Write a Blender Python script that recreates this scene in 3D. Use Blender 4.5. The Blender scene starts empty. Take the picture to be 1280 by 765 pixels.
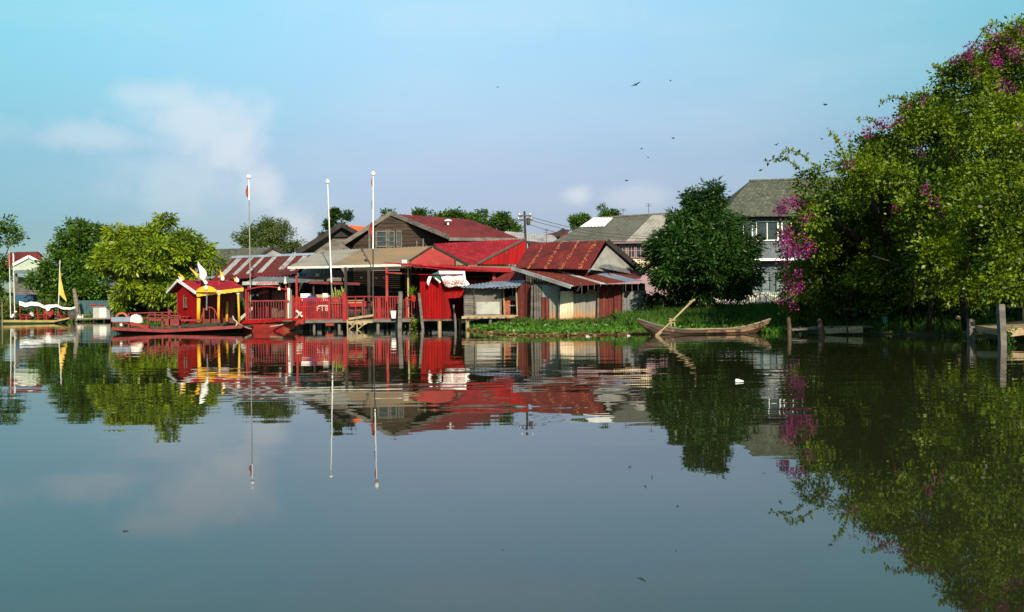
import bpy, math, random
import numpy as np
from mathutils import Vector, Matrix

random.seed(7)
RNG = np.random.default_rng(11)
C = bpy.context.scene.collection
scene = bpy.context.scene
R = math.radians

# ------------------------------------------------------------------ camera
F = 1100.0; CZ = 1.15; ROLL = 0.0114
cs, sn = math.cos(ROLL), math.sin(ROLL)
cam_d = bpy.data.cameras.new('camera'); cam = bpy.data.objects.new('camera', cam_d); C.objects.link(cam)
cam_d.sensor_width = 36; cam_d.lens = 36*F/1280; cam_d.clip_end = 8000; cam_d.clip_start = 0.05
cam.matrix_world = Matrix(((cs, sn, 0, 0), (0, 0, -1, 0), (-sn, cs, 0, CZ), (0, 0, 0, 1)))
scene.camera = cam

# ------------------------------------------------------------------ sky, sun, exposure
SUN_EL, SUN_AZ = 28, -15         # sun stands behind the photographer, to the right
world = bpy.data.worlds.new("World"); scene.world = world; world.use_nodes = True
NT = world.node_tree; NT.nodes.clear()
def wn(t, **k):
    n = NT.nodes.new(t)
    for a, b in k.items(): setattr(n, a, b)
    return n
def wmath(op, a, b=None, c=None, clamp=False):
    n = wn('ShaderNodeMath', operation=op, use_clamp=clamp)
    for i, v in enumerate((a, b, c)):
        if v is None: continue
        if isinstance(v, (int, float)): n.inputs[i].default_value = v
        else: NT.links.new(v, n.inputs[i])
    return n.outputs[0]
sky = wn('ShaderNodeTexSky', sky_type='NISHITA', sun_disc=False, sun_elevation=R(SUN_EL), sun_rotation=R(180+SUN_AZ))
sky.air_density = 1.0; sky.dust_density = 0.6; sky.ozone_density = 1.0; sky.altitude = 0
tc = wn('ShaderNodeTexCoord'); sep = wn('ShaderNodeSeparateXYZ'); NT.links.new(tc.outputs['Generated'], sep.inputs[0])
az = wmath('ARCTAN2', sep.outputs[0], sep.outputs[1])
el = wmath('ARCSINE', sep.outputs[2])
nz = wn('ShaderNodeTexNoise'); nz.inputs['Scale'].default_value = 7; nz.inputs['Detail'].default_value = 7; nz.inputs['Roughness'].default_value = .62
NT.links.new(tc.outputs['Generated'], nz.inputs['Vector'])
nz3 = wn('ShaderNodeTexNoise'); nz3.inputs['Scale'].default_value = 26; nz3.inputs['Detail'].default_value = 5; NT.links.new(tc.outputs['Generated'], nz3.inputs['Vector'])
nz2 = wn('ShaderNodeTexNoise'); nz2.inputs['Scale'].default_value = 2.2; nz2.inputs['Detail'].default_value = 6
mp = wn('ShaderNodeMapping'); mp.inputs['Scale'].default_value = (1, 1, 4.0)
NT.links.new(tc.outputs['Generated'], mp.inputs[0]); NT.links.new(mp.outputs[0], nz2.inputs['Vector'])
def blob(px, py, sx, sy, amp, soft=.0):
    a0 = math.atan((px-640)/F); e0 = math.atan((383-py)/F*math.cos(a0))
    dx = wmath('DIVIDE', wmath('SUBTRACT', az, a0), sx/F)
    dy = wmath('DIVIDE', wmath('SUBTRACT', el, e0), sy/F)
    d = wmath('SQRT', wmath('ADD', wmath('MULTIPLY', dx, dx), wmath('MULTIPLY', dy, dy)))
    d = wmath('ADD', d, wmath('MULTIPLY', wmath('SUBTRACT', nz.outputs[0], .5), 2.6))
    d = wmath('ADD', d, wmath('MULTIPLY', wmath('SUBTRACT', nz3.outputs[0], .5), 1.1))
    m = wn('ShaderNodeMapRange', interpolation_type='SMOOTHSTEP')
    NT.links.new(d, m.inputs[0]); m.inputs[1].default_value = 1.15; m.inputs[2].default_value = .0+soft
    m.inputs[3].default_value = 0; m.inputs[4].default_value = amp
    return m.outputs[0]
cl = None
for b in [(205, 118, 62, 26, .38), (245, 150, 95, 46, .44), (295, 185, 52, 44, .50), (330, 232, 44, 46, .44),
          (140, 168, 130, 22, .28), (368, 280, 50, 40, .36), (724, 245, 24, 15, .42), (800, 250, 60, 18, .24), (240, 215, 110, 50, .22), (620, 20, 260, 28, .10)]:
    o = blob(*b)
    cl = o if cl is None else wmath('MAXIMUM', cl, o)
veil = wn('ShaderNodeMapRange', interpolation_type='SMOOTHSTEP'); NT.links.new(nz2.outputs[0], veil.inputs[0])
veil.inputs[1].default_value = .45; veil.inputs[2].default_value = .75; veil.inputs[4].default_value = .13
cl = wmath('ADD', cl, veil.outputs[0], clamp=True)
tint = wn('ShaderNodeMix', data_type='RGBA', blend_type='MULTIPLY'); tint.inputs[0].default_value = 1
NT.links.new(sky.outputs[0], tint.inputs[6])
er = wn('ShaderNodeMapRange'); NT.links.new(el, er.inputs[0]); er.inputs[1].default_value = 0; er.inputs[2].default_value = R(60)
rp = wn('ShaderNodeValToRGB'); NT.links.new(er.outputs[0], rp.inputs[0]); ce = rp.color_ramp.elements
ce[0].position = 0; ce[0].color = (.265, .248, .31, 1); ce[1].position = 1; ce[1].color = (.6, .62, .56, 1)
for p_, c_ in ((.08, (.33, .308, .378, 1)), (.16, (.515, .48, .504, 1)), (.32, (.936, 1.065, .907, 1)), (.45, (.90, 1.0, .88, 1))):
    e_ = ce.new(p_); e_.color = c_
side = wn('ShaderNodeMapRange', interpolation_type='SMOOTHSTEP'); NT.links.new(wmath('ABSOLUTE', wmath('ADD', az, -.02)), side.inputs[0]); side.inputs[1].default_value = .08; side.inputs[2].default_value = .62; side.inputs[4].default_value = .9
sm = wn('ShaderNodeMix', data_type='RGBA', blend_type='MULTIPLY'); NT.links.new(side.outputs[0], sm.inputs[0]); NT.links.new(rp.outputs[0], sm.inputs[6]); sm.inputs[7].default_value = (.62, .98, .90, 1)
NT.links.new(sm.outputs[2], tint.inputs[7])
sc2 = wn('ShaderNodeMix', data_type='RGBA', blend_type='MULTIPLY'); sc2.inputs[0].default_value = 1; NT.links.new(tint.outputs[2], sc2.inputs[6]); sc2.inputs[7].default_value = (1.1, 1.1, 1.1, 1)
cm = wn('ShaderNodeMix', data_type='RGBA'); NT.links.new(cl, cm.inputs[0]); NT.links.new(sc2.outputs[2], cm.inputs[6])
cm.inputs[7].default_value = (5.0, 4.85, 4.95, 1)
bg = wn('ShaderNodeBackground'); bg.inputs[1].default_value = .125
NT.links.new(cm.outputs[2], bg.inputs[0])
wo = wn('ShaderNodeOutputWorld'); NT.links.new(bg.outputs[0], wo.inputs[0])

sd = bpy.data.lights.new('sun', 'SUN'); sun = bpy.data.objects.new('sun', sd); C.objects.link(sun)
sd.energy = 4.9; sd.angle = R(.5); sd.color = (1, .86, .66)
sun.rotation_euler = Vector((math.sin(R(SUN_AZ))*math.cos(R(SUN_EL)), math.cos(R(SUN_AZ))*math.cos(R(SUN_EL)), -math.sin(R(SUN_EL)))).to_track_quat('-Z', 'Y').to_euler()
sun.location = (-20, -30, 30)
vs = scene.view_settings; vs.view_transform = 'Standard'; vs.look = 'None'; vs.gamma = 1; vs.exposure = 0.6
vs.use_curve_mapping = False

# ------------------------------------------------------------------ helpers
def P(px, py, D):
    """the place at depth D that is seen at a given spot of the 1280 wide photograph"""
    u, v = (px-640)/F, (382.5-py)/F
    return Vector((D*(u*cs+v*sn), D, CZ+D*(-u*sn+v*cs)))
def G(px, D, z=0.0):
    u = (px-640)/F; v = ((z-CZ)/D+u*sn)/cs
    return Vector((D*(u*cs+v*sn), D, z))

class MB:
    def __init__(s): s.v = []; s.f = []; s.m = []; s.mi = 0; s.pc = []
    def add(s, vs, fs):
        n = len(s.v); s.pc.append((n, len(s.f))); s.v += [tuple(a) for a in vs]
        for f in fs: s.f.append(tuple(i+n for i in f)); s.m.append(s.mi)
    def box(s, c, d, rz=0, bev=0):
        c = Vector(c); hx, hy, hz = d[0]/2, d[1]/2, d[2]/2
        q = Matrix.Rotation(rz, 3, 'Z')
        vs = [c+q@Vector((x*hx, y*hy, z*hz)) for z in (-1, 1) for y in (-1, 1) for x in (-1, 1)]
        s.add(vs, [(0, 2, 3, 1), (4, 5, 7, 6), (0, 1, 5, 4), (2, 6, 7, 3), (0, 4, 6, 2), (1, 3, 7, 5)])
    def beam(s, a, b, w, h=None, up=(0, 0, 1)):
        a, b = Vector(a), Vector(b); h = h or w; d = (b-a).normalized(); up = Vector(up)
        if abs(d.dot(up)) > .95: up = Vector((0, 1, 0))
        r = d.cross(up).normalized(); u = r.cross(d)
        vs = [p+r*x*w/2+u*y*h/2 for p in (a, b) for (x, y) in ((-1, -1), (1, -1), (1, 1), (-1, 1))]
        s.add(vs, [(3, 2, 1, 0), (4, 5, 6, 7)]+[(i, (i+1) % 4, 4+(i+1) % 4, 4+i) for i in range(4)])
    def tube(s, pts, rad, n=8):
        pts = [Vector(p) for p in pts]
        if isinstance(rad, (int, float)): rad = [rad]*len(pts)
        vs = []; fs = []; ref = Vector((.3, .9, .2)).normalized()
        for i, p in enumerate(pts):
            d = (pts[min(i+1, len(pts)-1)]-pts[max(i-1, 0)]).normalized()
            if abs(d.dot(ref)) > .95: ref = Vector((1, 0, 0))
            r = d.cross(ref).normalized(); u = r.cross(d)
            for k in range(n):
                a = 2*math.pi*k/n; vs.append(p+(r*math.cos(a)+u*math.sin(a))*rad[i])
        for i in range(len(pts)-1):
            for k in range(n):
                fs.append((i*n+k, i*n+(k+1) % n, (i+1)*n+(k+1) % n, (i+1)*n+k))
        fs.append(tuple(range(n-1, -1, -1))); fs.append(tuple((len(pts)-1)*n+k for k in range(n)))
        s.add(vs, fs)
    def lathe(s, c, prof, n=12, sq=1.0):
        c = Vector(c); vs = []; fs = []
        for r, z in prof:
            for k in range(n):
                a = 2*math.pi*k/n; vs.append(c+Vector((r*math.cos(a), r*math.sin(a)*sq, z)))
        for i in range(len(prof)-1):
            for k in range(n): fs.append((i*n+k, i*n+(k+1) % n, (i+1)*n+(k+1) % n, (i+1)*n+k))
        fs.append(tuple(range(n-1, -1, -1))); fs.append(tuple((len(prof)-1)*n+k for k in range(n)))
        s.add(vs, fs)
    def ball(s, c, r, n=10, m=7):
        if isinstance(r, (int, float)): r = (r, r, r)
        c = Vector(c); vs = []; fs = []
        for i in range(m+1):
            t = math.pi*i/m
            for k in range(n):
                a = 2*math.pi*k/n
                vs.append(c+Vector((r[0]*max(math.sin(t), .02)*math.cos(a), r[1]*max(math.sin(t), .02)*math.sin(a), r[2]*math.cos(t))))
        for i in range(m):
            for k in range(n): fs.append((i*n+k, (i+1)*n+k, (i+1)*n+(k+1) % n, i*n+(k+1) % n))
        fs.append(tuple(range(n))); fs.append(tuple(m*n+k for k in range(n-1, -1, -1)))
        s.add(vs, fs)
    def poly(s, pts, t):
        """flat polygon given a thickness vector t"""
        pts = [Vector(p) for p in pts]; t = Vector(t); n = len(pts)
        s.add(pts+[p+t for p in pts], [tuple(range(n)), tuple(range(2*n-1, n-1, -1))]+[(i, i+n, (i+1) % n+n, (i+1) % n) for i in range(n)])
    def corr(s, a, b, c, d, pitch=.16, amp=.022, th=.015, rows=3, stripes=None, jag=0.0, rag=None):
        """corrugated sheeting: a-b is the lower edge, d-c the upper one, ridges run from one to the other"""
        a, b, c, d = map(Vector, (a, b, c, d)); nrm = (b-a).cross(d-a).normalized()
        L = max((b-a).length, (c-d).length); n = max(4, int(L/pitch)*4); n += (-n) % 4
        top = []; bot = []
        for j in range(rows+1):
            v = j/rows
            for i in range(n+1):
                u = i/n; sheet = int(u*L/.8)
                q = random.Random(sheet*7+13)
                jo = (q.random()-.5)*jag
                p0 = a.lerp(b, u); p1 = d.lerp(c, u)
                if jag: p0 = p0+(p0-p1).normalized()*jo
                p = p0.lerp(p1, v)
                w = math.sin(i*math.pi/2)*amp+.016*math.sin(u*L*1.1+a.x*3)*math.sin(v*2.6+.4)+(q.random()-.5)*jag*.12
                top.append(p+nrm*w); bot.append(p+nrm*(w-th))
        N = n+1; M = (rows+1)*N; base = len(s.v)
        s.v += [tuple(x) for x in top+bot]
        def ff(*ix, mi): s.f.append(tuple(base+i for i in ix)); s.m.append(mi)
        for j in range(rows):
            for i in range(n):
                mi = s.mi if stripes is None else stripes((i+.5)/n, (j+.5)/rows)
                k = j*N+i
                ff(k, k+1, k+N+1, k+N, mi=mi); ff(M+k, M+k+N, M+k+N+1, M+k+1, mi=mi)
        for i in range(n):
            mi = s.mi if stripes is None else stripes((i+.5)/n, 0)
            ff(i, M+i, M+i+1, i+1, mi=mi); k = rows*N+i; ff(k, k+1, M+k+1, M+k, mi=mi)
        for j in range(rows):
            mi = s.mi if stripes is None else stripes(0, 0)
            k = j*N; ff(k, k+N, M+k+N, M+k, mi=mi); k += n; ff(k, M+k, M+k+N, k+N, mi=mi)
    def boards(s, a, b, h, n=10, t=.03, gap=.012, horizontal=False, jag=0, up=None):
        """boarded wall standing on the line a-b; each board its own island"""
        a, b = Vector(a), Vector(b); d = b-a; L = d.length; d.normalize(); nr = Vector((d.y, -d.x, 0))
        if up is None: up = Vector((0, 0, 1))
        for i in range(n):
            o = nr*random.uniform(-.008, .008)
            if horizontal:
                z0 = h*i/n; z1 = h*(i+1)/n-gap
                vs = [a+o+up*z0, b+o+up*z0, b+o+up*z1, a+o+up*z1]
                tilt = nr*(-.018)
                vs[2] = vs[2]+tilt; vs[3] = vs[3]+tilt
            else:
                u0 = L*i/n+gap/2; u1 = L*(i+1)/n-gap/2; j = random.uniform(-jag, jag)
                vs = [a+d*u0+o, a+d*u1+o, a+d*u1+o+up*(h+j), a+d*u0+o+up*(h+j)]
            s.poly(vs, -nr*t)
    def split(s, name, mats, parent):
        """one part for every piece added"""
        out = []
        for k, (v0, f0) in enumerate(s.pc):
            v1, f1 = s.pc[k+1] if k+1 < len(s.pc) else (len(s.v), len(s.f))
            m = MB(); m.v = s.v[v0:v1]; m.f = [tuple(i-v0 for i in f) for f in s.f[f0:f1]]; m.m = s.m[f0:f1]
            out.append(m.build(name, mats, parent))
        return out
    def build(s, name, mats, parent=None, smooth=False, label=None, loc=None):
        m = bpy.data.meshes.new(name)
        off = Vector((0, 0, 0))
        if parent is not None:
            r = parent
            while r is not None: off += r.location; r = r.parent
        elif loc is not None: off = Vector(loc)
        m.from_pydata([(x-off.x, y-off.y, z-off.z) for x, y, z in s.v], [], s.f)
        mats = mats if isinstance(mats, (list, tuple)) else [mats]
        for x in mats: m.materials.append(x)
        m.polygons.foreach_set('material_index', s.m)
        if smooth: m.polygons.foreach_set('use_smooth', [True]*len(s.f))
        m.update()
        o = bpy.data.objects.new(name, m); C.objects.link(o)
        if parent is not None: o.parent = parent
        elif loc is not None: o.location = off
        if label: o['label'] = label
        return o

def tag(o, label=None, cat=None, group=None, kind=None):
    if label: o['label'] = label
    if cat: o['category'] = cat
    if group: o['group'] = group
    if kind: o['kind'] = kind
    return o
def thing(name, label, cat, loc, group=None):
    o = bpy.data.objects.new(name, None); C.objects.link(o); o.location = loc; o.empty_display_size = .3
    return tag(o, label, cat, group)
def copy_tree(o, parent=None):
    c = o.copy(); C.objects.link(c)
    if parent is not None: c.parent = parent
    for ch in list(o.children): copy_tree(ch, c)
    return c
def text_obj(name, s, size, loc, mat, parent, rz=0, ext=.006, slant=0):
    cu = bpy.data.curves.new(name, 'FONT'); cu.body = s; cu.size = size; cu.extrude = ext; cu.align_x = 'CENTER'; cu.align_y = 'CENTER'; cu.offset = size*.012
    cu.shear = slant
    t = bpy.data.objects.new(name+'_c', cu); C.objects.link(t)
    bpy.context.view_layer.update()
    me = bpy.data.meshes.new_from_object(t.evaluated_get(bpy.context.evaluated_depsgraph_get()))
    bpy.data.objects.remove(t); bpy.data.curves.remove(cu)
    me.materials.clear(); me.materials.append(mat); me.name = name
    o = bpy.data.objects.new(name, me); C.objects.link(o); o.parent = parent
    off = Vector((0, 0, 0)); r = parent
    while r is not None: off += r.location; r = r.parent
    o.location = Vector(loc)-off; o.rotation_euler = (R(90), 0, rz)
    return o

# ------------------------------------------------------------------ materials
KB = .70
def mat(name, c1, c2=None, scale=1.5, stretch=(1, 1, 1), rng=(.42, .62), rough=.75, bump=0.0, bscale=20, c3=None, s3=.6, r3=(.5, .62), st3=(1, 1, 1),
        island=0.0, zrust_sun=None, metallic=0.0, spec=.35, sss=0, hue_island=None, detail=6):
    if max(c1) < .6: c1, c2, c3 = [tuple(v*KB for v in c) if c else None for c in (c1, c2, c3)]
    m = bpy.data.materials.new(name); m.use_nodes = True; nt = m.node_tree; n = nt.nodes; l = nt.links
    b = n['Principled BSDF']; b.inputs['Roughness'].default_value = rough; b.inputs['Metallic'].default_value = metallic
    b.inputs['Specular IOR Level'].default_value = spec
    t = n.new('ShaderNodeTexCoord')
    def noise(sc, st, rg, det=detail):
        mp = n.new('ShaderNodeMapping'); mp.inputs['Scale'].default_value = st; l.new(t.outputs['Object'], mp.inputs[0])
        z = n.new('ShaderNodeTexNoise'); z.inputs['Scale'].default_value = sc; z.inputs['Detail'].default_value = det; z.inputs['Roughness'].default_value = .62
        l.new(mp.outputs[0], z.inputs['Vector'])
        r = n.new('ShaderNodeMapRange'); r.interpolation_type = 'SMOOTHSTEP'; l.new(z.outputs[0], r.inputs[0]); r.inputs[1].default_value = rg[0]; r.inputs[2].default_value = rg[1]
        return r.outputs[0]
    col = n.new('ShaderNodeRGB'); col.outputs[0].default_value = (*c1, 1); out = col.outputs[0]
    def mix(fac, a, c, bt='MIX'):
        x = n.new('ShaderNodeMix'); x.data_type = 'RGBA'; x.blend_type = bt
        if isinstance(fac, (int, float)): x.inputs[0].default_value = fac
        else: l.new(fac, x.inputs[0])
        l.new(a, x.inputs[6])
        if isinstance(c, tuple): x.inputs[7].default_value = (*c, 1)
        else: l.new(c, x.inputs[7])
        return x.outputs[2]
    if hue_island is not None:
        g = n.new('ShaderNodeNewGeometry'); out = mix(g.outputs['Random Per Island'], out, hue_island)
    if c2 is not None: out = mix(noise(scale, stretch, rng), out, c2)
    if c3 is not None: out = mix(noise(s3, st3, r3), out, c3)
    if zrust_sun:
        sx = n.new('ShaderNodeSeparateXYZ'); l.new(t.outputs['Object'], sx.inputs[0])
        z = n.new('ShaderNodeTexNoise'); z.inputs['Scale'].default_value = 2.2; z.inputs['Detail'].default_value = 5; l.new(t.outputs['Object'], z.inputs['Vector'])
        ma = n.new('ShaderNodeMath'); ma.operation = 'MULTIPLY_ADD'; l.new(z.outputs[0], ma.inputs[0]); ma.inputs[1].default_value = -.9; l.new(sx.outputs[2], ma.inputs[2])
        mr_ = n.new('ShaderNodeMapRange'); mr_.interpolation_type = 'SMOOTHSTEP'; l.new(ma.outputs[0], mr_.inputs[0]); mr_.inputs[1].default_value = zrust_sun[0]-.45; mr_.inputs[2].default_value = zrust_sun[1]-.45; mr_.inputs[3].default_value = 1; mr_.inputs[4].default_value = 0
        out = mix(mr_.outputs[0], out, zrust_sun[2])
    if island:
        g = n.new('ShaderNodeNewGeometry'); r = n.new('ShaderNodeMapRange'); l.new(g.outputs['Random Per Island'], r.inputs[0])
        r.inputs[3].default_value = 1-island; r.inputs[4].default_value = 1+island
        h = n.new('ShaderNodeHueSaturation'); l.new(out, h.inputs['Color']); l.new(r.outputs[0], h.inputs['Value']); out = h.outputs[0]
    l.new(out, b.inputs['Base Color'])
    if bump:
        z = n.new('ShaderNodeTexNoise'); z.inputs['Scale'].default_value = bscale; z.inputs['Detail'].default_value = 5; l.new(t.outputs['Object'], z.inputs['Vector'])
        bp = n.new('ShaderNodeBump'); bp.inputs['Strength'].default_value = bump; bp.inputs['Distance'].default_value = .03
        l.new(z.outputs[0], bp.inputs['Height']); l.new(bp.outputs[0], b.inputs['Normal'])
    return m
def leafmat(name, dark, light, trans=.25, big=None, rough=.45, scale=.5):
    """leaf colour varies from leaf to leaf and from spray to spray"""
    m = bpy.data.materials.new(name); m.use_nodes = True; nt = m.node_tree; n = nt.nodes; l = nt.links
    b = n['Principled BSDF']; b.inputs['Roughness'].default_value = rough; b.inputs['Specular IOR Level'].default_value = .35
    g = n.new('ShaderNodeNewGeometry'); t = n.new('ShaderNodeTexCoord')
    z = n.new('ShaderNodeTexNoise'); z.inputs['Scale'].default_value = scale; z.inputs['Detail'].default_value = 4; l.new(t.outputs['Object'], z.inputs['Vector'])
    mr = n.new('ShaderNodeMapRange'); l.new(z.outputs[0], mr.inputs[0]); mr.inputs[1].default_value = .35; mr.inputs[2].default_value = .65
    ad = n.new('ShaderNodeMath'); ad.operation = 'MULTIPLY_ADD'; l.new(g.outputs['Random Per Island'], ad.inputs[0]); ad.inputs[1].default_value = .55
    ml = n.new('ShaderNodeMath'); ml.operation = 'MULTIPLY'; l.new(mr.outputs[0], ml.inputs[0]); ml.inputs[1].default_value = .45
    l.new(ml.outputs[0], ad.inputs[2])
    cr = n.new('ShaderNodeValToRGB'); l.new(ad.outputs[0], cr.inputs[0])
    cr.color_ramp.elements[0].position = .15; cr.color_ramp.elements[0].color = (*[v*.62 for v in dark], 1)
    cr.color_ramp.elements[1].position = .85; cr.color_ramp.elements[1].color = (*[v*.72 for v in light], 1)
    l.new(cr.outputs[0], b.inputs['Base Color'])
    tr = n.new('ShaderNodeBsdfTranslucent'); l.new(cr.outputs[0], tr.inputs[0])
    mx = n.new('ShaderNodeMixShader'); mx.inputs[0].default_value = trans
    l.new(b.outputs[0], mx.inputs[1]); l.new(tr.outputs[0], mx.inputs[2])
    l.new(mx.outputs[0], n['Material Output'].inputs[0])
    return m

M = {}
M['ground'] = mat('soil', (.06, .05, .03), (.04, .07, .015), scale=.8, rng=(.4, .6), rough=.95, bump=.5, c3=(.10, .08, .05), s3=.25)
M['red'] = mat('red_paint', (.40, .004, .008), (.24, .006, .010), scale=1.8, rough=.6, island=.28, c3=(.16, .03, .02), s3=3, r3=(.52, .7))
M['redsheet'] = mat('red_sheet', (.37, .002, .004), (.23, .002, .003), scale=1.6, stretch=(3, 1, .25), rough=.75, spec=.15, c3=(.20, .012, .010), s3=2.4, r3=(.55, .75), st3=(3, 1, .3))
M['redroof'] = mat('red_roofing', (.38, .012, .024), (.28, .012, .020), scale=.8, rough=.7, spec=.2, c3=(.55, .05, .05), s3=2.5, r3=(.5, .7))
M['redboard'] = mat('faded_red_board', (.36, .022, .022), (.32, .085, .04), scale=1.2, rng=(.45, .65), rough=.7, c3=(.30, .02, .02), s3=.9, island=.08)
M['pinkrail'] = mat('weathered_red_rail', (.30, .035, .04), (.18, .03, .03), scale=3, rough=.7)
M['maroon'] = mat('maroon_roofing', (.17, .026, .028), (.12, .018, .022), scale=.9, stretch=(1, .3, 1), rough=.65, c3=(.22, .05, .05), s3=2.2, r3=(.5, .75))
M['rust'] = mat('rusted_sheet', (.18, .016, .014), (.09, .012, .012), scale=.9, rough=.7, c3=(.34, .07, .03), s3=1.3, r3=(.55, .8), st3=(1, .5, .5))
M['rust2'] = mat('deep_rust_sheet', (.12, .018, .014), (.17, .030, .018), scale=2.2, stretch=(3, 1, .3), rough=.75, c3=(.30, .08, .03), s3=3, r3=(.58, .7), st3=(2, 1, .4))
M['rustorange'] = mat('orange_rust', (.42, .10, .03), (.25, .04, .02), scale=3, rough=.75)
M['whitesheet'] = mat('pale_zinc_sheet', (.50, .50, .52), (.36, .33, .33), scale=1.6, rough=.5, c3=(.34, .16, .11), s3=2.5, r3=(.56, .7))
M['zinc'] = mat('grey_zinc', (.24, .26, .28), (.17, .18, .19), scale=1.3, stretch=(2, 1, .4), rough=.5, c3=(.30, .13, .06), s3=1.5, r3=(.62, .75), metallic=.2)
M['bluezinc'] = mat('blue_grey_zinc', (.30, .38, .50), (.20, .26, .36), scale=1.2, rough=.45, metallic=.2)
M['cream'] = mat('cream_sheet', (.62, .52, .38), (.50, .36, .22), scale=1.4, stretch=(1, 1, .5), rough=.7, c3=(.38, .18, .07), s3=1.3, r3=(.6, .75), zrust_sun=(-.1, .9, (.48, .27, .13)))
M['greybase'] = mat('grey_sheet_rusty_sunlit_low', (.26, .25, .23), (.34, .31, .26), scale=1.8, stretch=(3, 1, .4), rough=.7, zrust_sun=(.15, .85, (.36, .17, .07)))  # painted orange foot: rust plus the sunlit strip below the eave shadow
M['tan'] = mat('tan_roofing', (.40, .25, .13), (.30, .22, .14), scale=.5, rng=(.35, .65), rough=.8, c3=(.24, .20, .15), s3=.35, r3=(.48, .62))
M['paleroof'] = mat('pale_grey_roofing', (.36, .34, .30), (.28, .26, .22), scale=.8, rough=.8)
M['greyroof'] = mat('grey_cement_roofing', (.135, .135, .115), (.095, .10, .085), scale=.7, rough=.9, c3=(.18, .17, .14), s3=3.5, r3=(.5, .7), bump=.3, bscale=9)
M['greenroof'] = mat('mossy_grey_roofing', (.095, .105, .08), (.065, .075, .055), scale=.9, rough=.9, c3=(.16, .16, .12), s3=3, bump=.3, bscale=9)
M['lightroof'] = mat('light_cement_roofing', (.42, .40, .35), (.30, .28, .24), scale=1.3, rough=.9)
M['orange'] = mat('orange_roofing', (.60, .09, .02), (.48, .06, .02), scale=1.5, rough=.7)
M['wood'] = mat('dark_weathered_wood', (.055, .032, .021), (.030, .019, .014), scale=3, stretch=(.4, 1, 2), rough=.85, island=.35)
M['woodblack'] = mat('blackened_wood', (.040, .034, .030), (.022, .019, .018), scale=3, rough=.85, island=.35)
M['woodgrey'] = mat('grey_weathered_wood', (.19, .172, .155), (.115, .10, .09), scale=3, stretch=(.5, 1, 1.5), rough=.9, island=.2)
M['woodpale'] = mat('pale_timber', (.45, .34, .20), (.32, .23, .13), scale=4, rough=.85, island=.15)
M['woodbrown'] = mat('brown_boat_wood', (.12, .072, .05), (.065, .042, .03), scale=2.5, stretch=(.3, 1, 2), rough=.8, c3=(.42, .24, .12), s3=1.5, r3=(.55, .7), island=.1)
M['woodgold'] = mat('golden_boat_wood', (.27, .16, .08), (.18, .10, .05), scale=3, rough=.75)
M['deck'] = mat('worn_deck', (.16, .11, .08), (.10, .06, .045), scale=3, rough=.85, island=.2)
M['bark'] = mat('bark', (.07, .05, .035), (.035, .027, .02), scale=4, stretch=(1, 1, .3), rough=.95, bump=.6)
M['palebark'] = mat('pale_bark', (.26, .22, .16), (.16, .13, .09), scale=4, rough=.9)
M['white'] = mat('white_paint', (.78, .78, .76), (.66, .66, .64), scale=2, rough=.5)
M['offwhite'] = mat('grubby_white', (.62, .60, .54), (.48, .46, .40), scale=2, rough=.7)
M['whiteboard'] = mat('stained_white_board', (.48, .48, .44), (.36, .35, .32), scale=2.2, rng=(.4, .7), rough=.7, c3=(.26, .25, .23), s3=3, r3=(.6, .75))
M['gold'] = mat('gold_paint', (.68, .36, .02), (.58, .26, .015), scale=3, rough=.4)
M['pinkwhite'] = mat('pink_paint', (.36, .22, .26), (.30, .19, .22), scale=2, rough=.6)
M['black'] = mat('dark_opening', (.012, .011, .012), (.02, .018, .018), scale=2, rough=.9)
M['darkmetal'] = mat('dark_metal', (.05, .045, .045), (.08, .05, .04), scale=4, rough=.6)
M['glass'] = mat('window_glass', (.03, .045, .05), (.05, .07, .08), scale=1, rough=.12, spec=.6)
M['paleglass'] = mat('frosted_glass', (.22, .27, .27), (.16, .20, .20), scale=1, rough=.3)
M['concrete'] = mat('concrete', (.30, .27, .22), (.20, .18, .15), scale=2, rough=.9)
M['housewall'] = mat('blue_grey_wall', (.15, .175, .205), (.11, .13, .15), scale=.8, rough=.85)
M['mintwall'] = mat('pale_green_wall', (.50, .58, .48), (.42, .50, .42), scale=1, rough=.85)
M['blue'] = mat('blue_paint', (.03, .10, .20), (.02, .08, .15), scale=2, rough=.6)
M['tarp'] = mat('blue_tarpaulin', (.02, .07, .28), (.015, .05, .20), scale=3, rough=.5)
M['teal'] = mat('teal_cloth', (.02, .16, .15), (.01, .10, .10), scale=5, rough=.8)
M['cloth'] = mat('white_cloth', (.80, .80, .78), (.72, .72, .70), scale=2, rough=.8)
M['yellowcloth'] = mat('yellow_cloth', (.62, .40, .08), (.50, .28, .04), scale=2, rough=.8)
M['lifering'] = mat('orange_ring', (.50, .13, .06), (.40, .10, .05), scale=2, rough=.5)
M['rope'] = mat('rope', (.55, .48, .36), (.42, .36, .27), scale=6, rough=.9)
M['hull'] = mat('black_hull', (.02, .022, .02), (.035, .03, .025), scale=3, rough=.6)
M['greenhull'] = mat('green_hull', (.03, .09, .05), (.02, .06, .035), scale=2, rough=.6)
M['yellowhull'] = mat('yellow_gunwale', (.42, .33, .10), (.32, .24, .08), scale=2, rough=.6)
M['skin'] = mat('skin', (.30, .16, .10), rough=.6)
M['hair'] = mat('hair', (.012, .010, .010), rough=.6)
M['trousers'] = mat('dark_trousers', (.02, .02, .03), rough=.8)
M['pot'] = mat('red_pot', (.55, .03, .02), (.45, .03, .02), scale=2, rough=.5)
M['clay'] = mat('clay_pot', (.40, .14, .06), rough=.8)
M['cactus'] = mat('yellow_green_plant', (.28, .30, .06), (.20, .24, .04), scale=5, rough=.7)
M['bird'] = mat('dark_feathers', (.02, .02, .022), rough=.8)
M['tealplastic'] = mat('teal_plastic', (.05, .18, .18), rough=.5)
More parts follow.
